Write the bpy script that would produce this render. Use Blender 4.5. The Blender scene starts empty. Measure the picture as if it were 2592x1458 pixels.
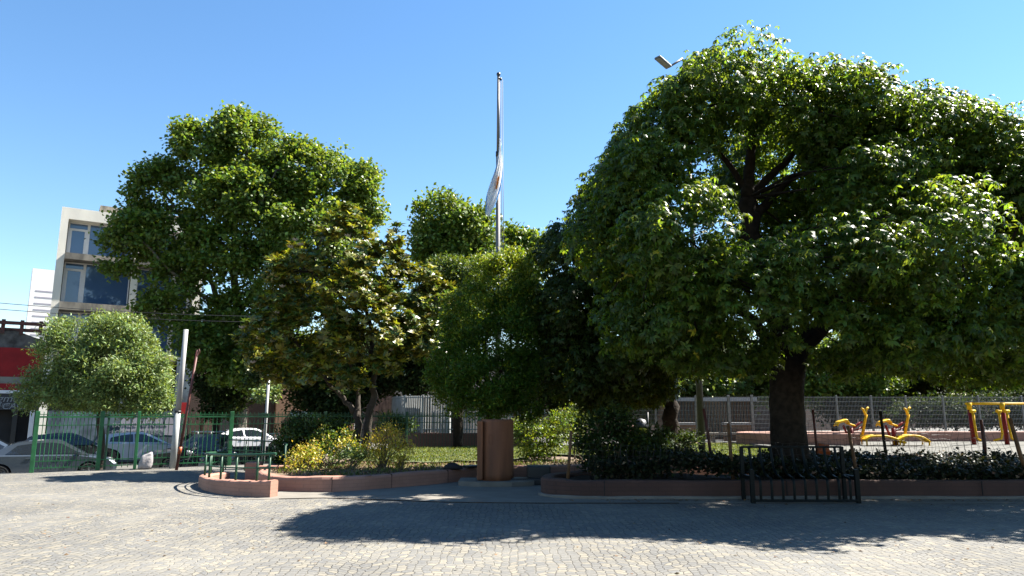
import bpy, bmesh, math, random
import numpy as np
from mathutils import Vector, Matrix
SC = bpy.context.scene
COL = SC.collection
R = math.radians
random.seed(7)
rng = np.random.default_rng(11)

# ------------------------------------------------------------------ camera, sky, sun, exposure
EYE = 1.6
PITCH = 9.99
cam_d = bpy.data.cameras.new('camera')
cam_d.sensor_width = 36.0
cam_d.lens = 25.0
cam_d.clip_end = 3000
cam = bpy.data.objects.new('camera', cam_d)
COL.objects.link(cam)
cam.location = (0, 0, EYE)
cam.rotation_euler = (R(90 + PITCH), 0, 0)
SC.camera = cam
SUN_AZ = math.atan2(0.915, 0.403)        # from +Y towards +X
SUN_EL = R(50.5)
w = bpy.data.worlds.new('World')
SC.world = w
w.use_nodes = True
nt = w.node_tree
sky = nt.nodes.new('ShaderNodeTexSky')
sky.sky_type = 'NISHITA'
sky.sun_disc = False
sky.sun_elevation = SUN_EL
sky.sun_rotation = SUN_AZ
sky.altitude = 0
sky.air_density = 1.1
sky.dust_density = 0.0
sky.ozone_density = 1.6
nt.nodes['Background'].inputs['Strength'].default_value = 0.05
hs = nt.nodes.new('ShaderNodeHueSaturation')
hs.inputs['Saturation'].default_value = 1.2
nt.links.new(sky.outputs[0], hs.inputs['Color'])
nt.links.new(hs.outputs['Color'], nt.nodes['Background'].inputs['Color'])
sun_d = bpy.data.lights.new('sun', 'SUN')
sun_d.energy = 5.0
sun_d.angle = R(0.5)
sun_d.color = (1.0, 0.95, 0.86)
sun = bpy.data.objects.new('sun', sun_d)
COL.objects.link(sun)
sdir = Vector((math.sin(SUN_AZ) * math.cos(SUN_EL), math.cos(SUN_AZ) * math.cos(SUN_EL), math.sin(SUN_EL)))
sun.rotation_euler = sdir.to_track_quat('Z', 'Y').to_euler()
SC.view_settings.view_transform = 'Standard'
SC.view_settings.look = 'None'
SC.view_settings.exposure = 2.26
SC.view_settings.gamma = 1.0
SC.cycles.max_bounces = 6
SC.cycles.diffuse_bounces = 3
SC.cycles.glossy_bounces = 2
SC.cycles.transmission_bounces = 3
SC.cycles.transparent_max_bounces = 6
SC.cycles.caustics_reflective = False
SC.cycles.caustics_refractive = False

# ------------------------------------------------------------------ surveying: photo pixel -> place
FPX = 1800.0
ct, st = math.cos(R(PITCH)), math.sin(R(PITCH))
def ray(px, py):
    xr, yr = (px - 1296) / FPX, (729 - py) / FPX
    return Vector((xr, ct - yr * st, st + yr * ct))
def W(px, py, Y):
    d = ray(px, py)
    return Vector((0, 0, EYE)) + d * (Y / d.y)
def G(px, py, z=0.0):
    d = ray(px, py)
    return Vector((0, 0, EYE)) + d * ((z - EYE) / d.z)
def ppm(Y, z=2.0):
    return FPX / (Y * ct + (z - EYE) * st)
F0 = Vector((-13.1, 19.95, 0))
DU = Vector((0.8388, 0.5444, 0)).normalized()
DV = Vector((-DU.y, DU.x, 0))
STREET_RZ = math.atan2(DU.y, DU.x)
def UV(u, v, z=0.0):
    p = F0 + DU * u + DV * v
    return Vector((p.x, p.y, z))
def onplane(px, py, v):
    d = ray(px, py)
    o = Vector((0, 0, EYE))
    t = (v - (o - F0).dot(DV)) / d.dot(DV)
    p = o + d * t
    return (p - F0).dot(DU), p.z

# ------------------------------------------------------------------ materials
ALB = 0.33      # colours below are noted as they read in full sun; this turns them into base colours
def newmat(name):
    m = bpy.data.materials.new(name)
    m.use_nodes = True
    return m, m.node_tree, m.node_tree.nodes['Principled BSDF']
def mat(name, col, rough=0.7, var=0.15, scale=6.0, bump=0.0, bscale=40.0, metal=0.0, spec=0.5, col2=None, detail=4, coat=0.0, stretch=1.0):
    col = [c * ALB for c in col]
    col2 = [c * ALB for c in col2] if col2 else None
    m, t, p = newmat(name)
    n, l = t.nodes, t.links
    tc = n.new('ShaderNodeTexCoord')
    no = n.new('ShaderNodeTexNoise')
    no.inputs['Scale'].default_value = scale
    no.inputs['Detail'].default_value = detail
    mp = n.new('ShaderNodeMapping'); mp.inputs['Scale'].default_value = (1, 1, stretch)
    l.new(tc.outputs['Object'], mp.inputs['Vector']); l.new(mp.outputs[0], no.inputs['Vector'])
    rp = n.new('ShaderNodeValToRGB')
    c2 = col2 if col2 else [c * (1 - var) for c in col]
    c1 = col if col2 else [min(1, c * (1 + var)) for c in col]
    rp.color_ramp.elements[0].position = 0.35
    rp.color_ramp.elements[1].position = 0.65
    rp.color_ramp.elements[0].color = (*c2, 1)
    rp.color_ramp.elements[1].color = (*c1, 1)
    l.new(no.outputs['Fac'], rp.inputs['Fac'])
    l.new(rp.outputs['Color'], p.inputs['Base Color'])
    p.inputs['Roughness'].default_value = rough
    p.inputs['Metallic'].default_value = metal
    p.inputs['Specular IOR Level'].default_value = spec
    if coat:
        p.inputs['Coat Weight'].default_value = coat
        p.inputs['Coat Roughness'].default_value = 0.06
    if bump:
        nb = n.new('ShaderNodeTexNoise')
        nb.inputs['Scale'].default_value = bscale
        nb.inputs['Detail'].default_value = 5
        l.new(tc.outputs['Object'], nb.inputs['Vector'])
        b = n.new('ShaderNodeBump')
        b.inputs['Strength'].default_value = bump
        b.inputs['Distance'].default_value = 0.02
        l.new(nb.outputs['Fac'], b.inputs['Height'])
        l.new(b.outputs['Normal'], p.inputs['Normal'])
    return m
def leafmat(name, col, trans, tcol=None, rough=0.42, jitter=0.45, hj=0.03, spec=0.5):
    m, t, p = newmat(name)
    n, l = t.nodes, t.links
    g = n.new('ShaderNodeNewGeometry')
    mr = n.new('ShaderNodeMapRange')
    mr.inputs['To Min'].default_value = 1 - jitter
    mr.inputs['To Max'].default_value = 1 + jitter
    l.new(g.outputs['Random Per Island'], mr.inputs['Value'])
    mh = n.new('ShaderNodeMath'); mh.operation = 'MULTIPLY'; mh.inputs[1].default_value = 37.7
    l.new(g.outputs['Random Per Island'], mh.inputs[0])
    mf = n.new('ShaderNodeMath'); mf.operation = 'FRACT'
    l.new(mh.outputs[0], mf.inputs[0])
    mh2 = n.new('ShaderNodeMapRange')
    mh2.inputs['To Min'].default_value = 0.5 - hj
    mh2.inputs['To Max'].default_value = 0.5 + hj
    l.new(mf.outputs[0], mh2.inputs['Value'])
    def hsv(c):
        h = n.new('ShaderNodeHueSaturation')
        h.inputs['Color'].default_value = (*c, 1)
        l.new(mr.outputs[0], h.inputs['Value'])
        l.new(mh2.outputs[0], h.inputs['Hue'])
        return h
    h1 = hsv(col)
    h2 = hsv(tcol or [min(1, c * k) for c, k in zip(col, (2.2, 1.9, 0.8))])
    l.new(h1.outputs['Color'], p.inputs['Base Color'])
    p.inputs['Roughness'].default_value = rough
    p.inputs['Specular IOR Level'].default_value = spec
    tr = n.new('ShaderNodeBsdfTranslucent')
    l.new(h2.outputs['Color'], tr.inputs['Color'])
    mx = n.new('ShaderNodeMixShader')
    mx.inputs[0].default_value = trans
    l.new(p.outputs[0], mx.inputs[1]); l.new(tr.outputs[0], mx.inputs[2])
    l.new(mx.outputs[0], n['Material Output'].inputs['Surface'])
    return m
def brickmat(name, c1, c2, mortar, w=0.24, h=0.07, msize=0.012, rough=0.85, wear=0.25, relief=0.4):
    c1, c2, mortar = ([c * ALB for c in q] for q in (c1, c2, mortar))
    m, t, p = newmat(name)
    n, l = t.nodes, t.links
    tc = n.new('ShaderNodeTexCoord')
    sp = n.new('ShaderNodeSeparateXYZ'); l.new(tc.outputs['Object'], sp.inputs[0])
    ad = n.new('ShaderNodeMath'); ad.operation = 'ADD'
    l.new(sp.outputs[0], ad.inputs[0]); l.new(sp.outputs[1], ad.inputs[1])
    cb = n.new('ShaderNodeCombineXYZ')
    l.new(ad.outputs[0], cb.inputs[0]); l.new(sp.outputs[2], cb.inputs[1])
    b = n.new('ShaderNodeTexBrick')
    b.inputs['Color1'].default_value = (*c1, 1); b.inputs['Color2'].default_value = (*c2, 1)
    b.inputs['Mortar'].default_value = (*mortar, 1)
    b.inputs['Scale'].default_value = 1
    b.inputs['Mortar Size'].default_value = msize
    b.inputs['Brick Width'].default_value = w; b.inputs['Row Height'].default_value = h
    l.new(cb.outputs[0], b.inputs['Vector'])
    no = n.new('ShaderNodeTexNoise'); no.inputs['Scale'].default_value = 1.3; no.inputs['Detail'].default_value = 5
    l.new(tc.outputs['Object'], no.inputs['Vector'])
    mr = n.new('ShaderNodeMapRange'); mr.inputs['To Min'].default_value = 1 - wear; mr.inputs['To Max'].default_value = 1 + wear
    l.new(no.outputs['Fac'], mr.inputs['Value'])
    mx = n.new('ShaderNodeMix'); mx.data_type = 'RGBA'; mx.blend_type = 'MULTIPLY'; mx.inputs[0].default_value = 1
    l.new(b.outputs['Color'], mx.inputs[6]); l.new(mr.outputs[0], mx.inputs[7])
    l.new(mx.outputs[2], p.inputs['Base Color'])
    p.inputs['Roughness'].default_value = rough
    bp = n.new('ShaderNodeBump'); bp.inputs['Strength'].default_value = relief; bp.inputs['Distance'].default_value = 0.01; bp.invert = True
    l.new(b.outputs['Fac'], bp.inputs['Height']); l.new(bp.outputs[0], p.inputs['Normal'])
    return m
def glassmat(name, col, rough=0.06, ior=1.9):
    m, t, p = newmat(name)
    p.inputs['Base Color'].default_value = (*col, 1)
    p.inputs['Roughness'].default_value = rough
    p.inputs['IOR'].default_value = ior
    return m
def cobblemat():
    m, t, p = newmat('cobblestone_paving')
    n, l = t.nodes, t.links
    def mth(op, a, b=None):
        x = n.new('ShaderNodeMath'); x.operation = op
        for k, v in enumerate((a, b)):
            if v is None: continue
            if isinstance(v, (int, float)): x.inputs[k].default_value = v
            else: l.new(v, x.inputs[k])
        return x.outputs[0]
    tc = n.new('ShaderNodeTexCoord')
    wn = n.new('ShaderNodeTexNoise'); wn.inputs['Scale'].default_value = 2.2; wn.inputs['Detail'].default_value = 3
    l.new(tc.outputs['Object'], wn.inputs['Vector'])
    sp = n.new('ShaderNodeSeparateXYZ'); l.new(tc.outputs['Object'], sp.inputs[0])
    ws = n.new('ShaderNodeSeparateColor'); l.new(wn.outputs['Color'], ws.inputs[0])
    x0 = mth('ADD', sp.outputs[0], mth('MULTIPLY', ws.outputs[0], 0.16))
    y0 = mth('ADD', sp.outputs[1], mth('MULTIPLY', ws.outputs[1], 0.16))
    # fan courses: each 1.5 m column of the paving is laid in arcs
    colw = 1.5
    lx = mth('SUBTRACT', mth('FRACT', mth('DIVIDE', x0, colw)), 0.5)
    arc = mth('MULTIPLY', mth('MULTIPLY', lx, lx), 1.5)
    y1 = mth('ADD', y0, arc)
    cb = n.new('ShaderNodeCombineXYZ'); l.new(x0, cb.inputs[0]); l.new(y1, cb.inputs[1])
    x2 = mth('DIVIDE', mth('ADD', x0, mth('MULTIPLY', ws.outputs[2], 0.05)), 0.098)
    y2 = mth('DIVIDE', y1, 0.092)
    cb = n.new('ShaderNodeCombineXYZ'); l.new(x2, cb.inputs[0]); l.new(y2, cb.inputs[1])
    vc = n.new('ShaderNodeTexVoronoi'); vc.voronoi_dimensions = '2D'; vc.feature = 'F1'
    ve = n.new('ShaderNodeTexVoronoi'); ve.voronoi_dimensions = '2D'; ve.feature = 'DISTANCE_TO_EDGE'
    for q in (vc, ve):
        q.inputs['Scale'].default_value = 1.0; q.inputs['Randomness'].default_value = 0.42
        l.new(cb.outputs[0], q.inputs['Vector'])
    cs = n.new('ShaderNodeSeparateColor'); l.new(vc.outputs['Color'], cs.inputs[0])
    cr = n.new('ShaderNodeValToRGB')
    cr.color_ramp.interpolation = 'LINEAR'
    cr.color_ramp.elements[0].position = 0.0; cr.color_ramp.elements[0].color = (0.108, 0.107, 0.104, 1)
    cr.color_ramp.elements[1].position = 1.0; cr.color_ramp.elements[1].color = (0.188, 0.170, 0.134, 1)
    e = cr.color_ramp.elements.new(0.45); e.color = (0.132, 0.127, 0.116, 1)
    e = cr.color_ramp.elements.new(0.75); e.color = (0.150, 0.140, 0.119, 1)
    l.new(cs.outputs[0], cr.inputs['Fac'])
    jt = n.new('ShaderNodeMapRange'); jt.inputs['From Min'].default_value = 0.03; jt.inputs['From Max'].default_value = 0.10
    jt.inputs['To Min'].default_value = 1.0; jt.inputs['To Max'].default_value = 0.0
    l.new(ve.outputs['Distance'], jt.inputs['Value'])
    # dirt: whole-plaza stains, patches of open dark joints, pale dust filling others
    n1 = n.new('ShaderNodeTexNoise'); n1.inputs['Scale'].default_value = 0.45; n1.inputs['Detail'].default_value = 6; n1.inputs['Roughness'].default_value = 0.6
    l.new(tc.outputs['Object'], n1.inputs['Vector'])
    n2 = n.new('ShaderNodeTexNoise'); n2.inputs['Scale'].default_value = 26; n2.inputs['Detail'].default_value = 3
    l.new(tc.outputs['Object'], n2.inputs['Vector'])
    dustf = n.new('ShaderNodeMapRange'); dustf.inputs['From Min'].default_value = 0.42; dustf.inputs['From Max'].default_value = 0.62
    l.new(n1.outputs['Fac'], dustf.inputs['Value'])
    mj = n.new('ShaderNodeMix'); mj.data_type = 'RGBA'
    mj.inputs[6].default_value = (0.058, 0.054, 0.049, 1); mj.inputs[7].default_value = (0.128, 0.118, 0.098, 1)
    l.new(dustf.outputs[0], mj.inputs[0])
    mb_ = n.new('ShaderNodeMix'); mb_.data_type = 'RGBA'
    l.new(jt.outputs[0], mb_.inputs[0]); l.new(cr.outputs['Color'], mb_.inputs[6]); l.new(mj.outputs[2], mb_.inputs[7])
    # missing / dark joints in spots
    v = n.new('ShaderNodeTexVoronoi'); v.inputs['Scale'].default_value = 5.5
    l.new(tc.outputs['Object'], v.inputs['Vector'])
    spk = n.new('ShaderNodeMapRange'); spk.inputs['From Min'].default_value = 0.10; spk.inputs['From Max'].default_value = 0.03
    l.new(v.outputs['Distance'], spk.inputs['Value'])
    mr = n.new('ShaderNodeMapRange'); mr.inputs['To Min'].default_value = 0.74; mr.inputs['To Max'].default_value = 1.22
    l.new(n2.outputs['Fac'], mr.inputs['Value'])
    mr1 = n.new('ShaderNodeMapRange'); mr1.inputs['From Min'].default_value = 0.3; mr1.inputs['From Max'].default_value = 0.7
    mr1.inputs['To Min'].default_value = 0.78; mr1.inputs['To Max'].default_value = 1.13
    l.new(n1.outputs['Fac'], mr1.inputs['Value'])
    tot = mth('MULTIPLY', mr.outputs[0], mr1.outputs[0])
    tot = mth('MULTIPLY', tot, mth('SUBTRACT', 1.0, mth('MULTIPLY', spk.outputs[0], 0.45)))
    mx = n.new('ShaderNodeMix'); mx.data_type = 'RGBA'; mx.blend_type = 'MULTIPLY'; mx.inputs[0].default_value = 1
    l.new(mb_.outputs[2], mx.inputs[6]); l.new(tot, mx.inputs[7])
    l.new(mx.outputs[2], p.inputs['Base Color'])
    p.inputs['Roughness'].default_value = 0.85
    p.inputs['Specular IOR Level'].default_value = 0.25
    hgt = mth('ADD', mth('MULTIPLY', jt.outputs[0], -1.0), mth('MULTIPLY', n2.outputs['Fac'], 0.6))
    bp = n.new('ShaderNodeBump'); bp.inputs['Strength'].default_value = 0.55; bp.inputs['Distance'].default_value = 0.014
    l.new(hgt, bp.inputs['Height']); l.new(bp.outputs[0], p.inputs['Normal'])
    return m

M = dict(
    cobble=cobblemat(),
    asphalt=mat('street_asphalt', (0.26, 0.25, 0.22), 0.85, 0.15, 2, 0.3, 60),
    sidewalk=mat('sidewalk_concrete', (0.3, 0.29, 0.26), 0.85, 0.15, 3, 0.2, 50),
    path=mat('path_concrete', (0.40, 0.36, 0.30), 0.85, 0.14, 2.5, 0.2, 45),
    court=mat('court_concrete', (0.36, 0.35, 0.315), 0.9, 0.1, 1.5, 0.15, 40, spec=0.05),
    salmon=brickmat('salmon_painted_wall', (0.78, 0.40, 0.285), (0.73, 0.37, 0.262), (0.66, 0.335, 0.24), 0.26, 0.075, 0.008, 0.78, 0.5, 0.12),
    salmon_shaded=brickmat('shaded_salmon_wall', (0.19, 0.088, 0.062), (0.17, 0.079, 0.055), (0.14, 0.067, 0.048), 0.26, 0.075, 0.008, 0.9, 0.6, 0.15),  # salmon wall again, with the tree shade put into its colour
    brownpaint=mat('brown_painted_column', (0.60, 0.25, 0.125), 0.65, 0.0, 5.0, 0.25, 16, spec=0.2, col2=(0.36, 0.155, 0.085), stretch=0.16),
    salmon_mid=brickmat('brown_brick_base', (0.40, 0.185, 0.125), (0.35, 0.16, 0.11), (0.29, 0.14, 0.10), 0.26, 0.075, 0.008, 0.85, 0.5, 0.2),
    soil=mat('dry_soil', (0.42, 0.29, 0.18), 0.95, 0.0, 5, 0.9, 14, col2=(0.22, 0.145, 0.085)),
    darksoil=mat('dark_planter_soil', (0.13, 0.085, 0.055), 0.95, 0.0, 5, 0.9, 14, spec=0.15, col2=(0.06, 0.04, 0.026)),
    lawn=mat('lawn_ground', (0.20, 0.23, 0.07), 0.95, 0.0, 1.4, 0.5, 30, col2=(0.11, 0.15, 0.04)),
    green=mat('green_fence_paint', (0.035, 0.27, 0.09), 0.5, 0.25, 5, spec=0.35),
    darkgreen=mat('dark_green_paint_and_fence_shade', (0.022, 0.13, 0.06), 0.5, 0.3, 5, spec=0.35),  # handrail paint; on the far fence bays it paints in the shade
    bench=mat('dark_green_bench_paint', (0.004, 0.012, 0.013), 0.45, 0.3, 5, spec=0.15),
    steel=mat('grey_steel', (0.42, 0.42, 0.40), 0.45, 0.2, 8, metal=0.3),
    darksteel=mat('weathered_steel', (0.06, 0.06, 0.06), 0.5, 0.3, 8, metal=0.2),
    whitepole=mat('white_paint', (0.80, 0.79, 0.78), 0.5, 0.06, 3),
    palegrey=mat('pale_grey_paint', (0.80, 0.82, 0.80), 0.6, 0.15, 3),
    rust=mat('rusty_red_steel', (0.20, 0.04, 0.025), 0.6, 0.35, 6),
    yellow=mat('yellow_enamel', (1.5, 0.86, 0.0), 0.5, 0.06, 3, spec=0.2),
    red=mat('red_enamel', (0.42, 0.02, 0.012), 0.5, 0.15, 3, spec=0.25),
    bark=mat('dark_bark', (0.06, 0.045, 0.033), 0.95, 0.4, 9, 1.0, 16, spec=0.15),
    planebark=mat('plane_bark', (0.30, 0.27, 0.20), 0.85, 0.0, 5, 0.6, 14, col2=(0.14, 0.12, 0.085)),
    greybark=mat('grey_bark', (0.13, 0.105, 0.085), 0.9, 0.25, 7, 0.7, 18, spec=0.15),
    concrete=mat('pale_painted_concrete', (2.3, 2.16, 1.86), 0.85, 0.0, 1.0, 0.2, 12, col2=(1.95, 1.84, 1.6), stretch=0.3),
    slab=mat('stained_concrete_slab', (0.72, 0.65, 0.54), 0.85, 0.0, 2.5, 0.2, 12, col2=(0.30, 0.28, 0.24), stretch=0.25),
    innerdark=mat('dark_room', (0.05, 0.05, 0.055), 0.9, 0.2, 2),
    glass=glassmat('sky_tinted_window_glass', (0.05, 0.10, 0.20), 0.05, 1.8),  # blue base colour carries the reflected sky
    darkglass=glassmat('car_glass', (0.012, 0.016, 0.022), 0.05, 1.6),
    frame=mat('white_window_frame', (1.9, 1.9, 1.95), 0.5, 0.05, 3),
    tower=mat('white_tower_render', (1.9, 1.85, 1.8), 0.8, 0.04, 0.3),
    towergrey=mat('tower_shade_grey', (0.75, 0.72, 0.85), 0.8, 0.06, 0.3),  # tower's shaded side painted in as violet grey; also a plain grey elsewhere
    shopred=mat('red_shop_paint', (0.75, 0.035, 0.04), 0.6, 0.12, 2, spec=0.2),
    shopdark=mat('dark_shop_sign', (0.035, 0.035, 0.05), 0.5, 0.2, 2),
    cream=mat('cream_band', (0.60, 0.55, 0.45), 0.7, 0.08, 2),
    oldwall=mat('stained_gable_render', (0.42, 0.39, 0.36), 0.9, 0.0, 2.2, 0.2, 10, col2=(0.13, 0.115, 0.105)),
    brickorange=brickmat('orange_brick', (0.46, 0.22, 0.11), (0.38, 0.17, 0.08), (0.40, 0.27, 0.17)),
    brickred=brickmat('red_brick', (0.13, 0.05, 0.03), (0.10, 0.036, 0.022), (0.11, 0.08, 0.06)),
    teal=mat('teal_shutter_paint', (0.10, 0.20, 0.26), 0.6, 0.15, 3),
    mural=mat('painted_mural_wall', (0.30, 0.42, 0.52), 0.8, 0.0, 1.1, 0.0, 10, col2=(0.10, 0.14, 0.20), detail=2),
    muralwhite=mat('mural_lettering', (0.62, 0.66, 0.70), 0.8, 0.05, 3),
    black=mat('black_cloth', (0.012, 0.011, 0.012), 0.8, 0.3, 12, 0.4, 30),
    blacksteel=mat('black_plastic', (0.02, 0.02, 0.022), 0.5, 0.2, 6),
    tyre=mat('tyre_rubber', (0.018, 0.018, 0.018), 0.85, 0.2, 10),
    alloy=mat('alloy_rim', (0.55, 0.55, 0.56), 0.3, 0.1, 6, metal=0.7),
    silver=mat('silver_car_paint', (0.14, 0.18, 0.23), 0.3, 0.03, 2, metal=0.45, coat=0.8),
    bluesilver=mat('blue_grey_car_paint', (0.28, 0.36, 0.46), 0.3, 0.03, 2, metal=0.4, coat=0.8),
    whitecar=mat('white_car_paint', (2.1, 2.05, 2.1), 0.35, 0.02, 2, coat=0.8),
    palecar=mat('pale_silver_car_paint', (1.0, 1.05, 1.15), 0.3, 0.02, 2, metal=0.1, coat=0.8),
    greencar=mat('dark_green_car_paint', (0.045, 0.058, 0.052), 0.3, 0.05, 2, metal=0.2, coat=0.8),
    darkcar=mat('charcoal_car_paint', (0.035, 0.04, 0.045), 0.3, 0.05, 2, metal=0.2, coat=0.8),
    redlamp=mat('red_lamp_lens', (0.35, 0.03, 0.02), 0.2, 0.1, 8),
    clearlamp=mat('clear_lamp_lens', (0.75, 0.76, 0.78), 0.15, 0.1, 8),
    orange=mat('orange_plastic', (0.80, 0.16, 0.02), 0.5, 0.1, 8),
    binyellow=mat('yellow_bin_plastic', (0.62, 0.62, 0.01), 0.5, 0.08, 5),
    sack=mat('white_sack_cloth', (0.78, 0.72, 0.72), 0.8, 0.08, 6, 0.5, 14),
    stake=mat('orange_brown_stake', (0.28, 0.13, 0.04), 0.8, 0.35, 6, 0.3, 20),
    wire=mat('rusty_wire', (0.07, 0.05, 0.045), 0.6, 0.2, 6),
    flagwhite=leafmat('flag_white_cloth', (0.85, 0.86, 0.88), 0.5, (0.85, 0.86, 0.88), rough=0.8, jitter=0.0, hj=0.0, spec=0.1),
    flagblue=leafmat('flag_blue_cloth', (0.16, 0.36, 0.66), 0.5, (0.16, 0.36, 0.66), rough=0.8, jitter=0.0, hj=0.0, spec=0.1),
    flaggold=leafmat('flag_gold_cloth', (0.6, 0.24, 0.06), 0.5, (0.6, 0.24, 0.06), rough=0.8, jitter=0.0, hj=0.0, spec=0.1),
    pole=mat('grey_flagpole_paint', (0.30, 0.29, 0.29), 0.5, 0.15, 3),
    flower=mat('magnolia_petal', (0.85, 0.80, 0.72), 0.6, 0.05, 6),
    redflower=mat('red_petal', (0.55, 0.03, 0.02), 0.6, 0.1, 6),
    lamp=mat('lamp_housing', (0.30, 0.31, 0.32), 0.5, 0.1, 4),
    diffuser=mat('lamp_diffuser', (0.55, 0.56, 0.52), 0.4, 0.05, 4),
    twig=mat('dry_stem', (0.30, 0.24, 0.15), 0.9, 0.25, 8),
)
L = dict(
    ceiba=leafmat('broad_palmate_leaf', (0.038, 0.068, 0.013), 0.38, (0.22, 0.31, 0.017), rough=0.38, jitter=0.5, spec=0.17),
    ceiba_shaded=leafmat('shaded_palmate_leaf', (0.022, 0.038, 0.009), 0.3, (0.13, 0.17, 0.010), rough=0.42, jitter=0.45, spec=0.12),  # same leaf as ceiba, shade put into the colour
    ceiba_new=leafmat('young_yellow_leaf', (0.30, 0.28, 0.02), 0.35, (0.42, 0.38, 0.02), rough=0.45, jitter=0.25),
    plane=leafmat('plane_leaf', (0.074, 0.122, 0.020), 0.34, (0.20, 0.27, 0.018), rough=0.45, spec=0.3),
    magnolia=leafmat('magnolia_leaf', (0.042, 0.074, 0.015), 0.2, (0.14, 0.20, 0.014), rough=0.36, spec=0.3),
    magrust=leafmat('magnolia_rusty_leaf', (0.115, 0.106, 0.014), 0.22, (0.22, 0.20, 0.014), rough=0.45, spec=0.3),
    magyellow=leafmat('magnolia_young_leaf', (0.20, 0.205, 0.02), 0.28, (0.36, 0.35, 0.016), rough=0.35),
    ash=leafmat('ash_leaf', (0.115, 0.165, 0.05), 0.28, (0.24, 0.30, 0.035), rough=0.5, spec=0.35),
    privet=leafmat('privet_leaf', (0.034, 0.075, 0.009), 0.3, (0.16, 0.24, 0.010), rough=0.45, spec=0.18),
    privet_lit_yellow=leafmat('privet_lit_yellow_leaf', (0.16, 0.20, 0.012), 0.3, (0.32, 0.37, 0.014), rough=0.45, jitter=0.3, spec=0.3),  # yellow-green leaf; on the privet it paints the sunlit top
    park=leafmat('park_tree_leaf', (0.075, 0.125, 0.018), 0.3, (0.20, 0.27, 0.016), rough=0.5, spec=0.3),
    dark=leafmat('dark_tree_leaf', (0.020, 0.034, 0.011), 0.2, (0.07, 0.10, 0.012), rough=0.6, spec=0.08),
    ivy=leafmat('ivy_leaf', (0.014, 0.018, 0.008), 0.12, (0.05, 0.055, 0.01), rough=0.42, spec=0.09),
    shrub=leafmat('shrub_leaf', (0.045, 0.078, 0.013), 0.25, (0.16, 0.21, 0.012), rough=0.5, spec=0.3),
    yellow=leafmat('golden_shrub_leaf', (0.34, 0.27, 0.025), 0.3, (0.48, 0.37, 0.026), rough=0.5, jitter=0.3),
    grass=leafmat('grass_blade', (0.125, 0.145, 0.035), 0.3, (0.22, 0.24, 0.03), rough=0.6, jitter=0.4, spec=0.3),
    litter=leafmat('fallen_leaf', (0.13, 0.085, 0.05), 0.1, (0.2, 0.13, 0.06), rough=0.8, jitter=0.5, spec=0.2),
)

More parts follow.
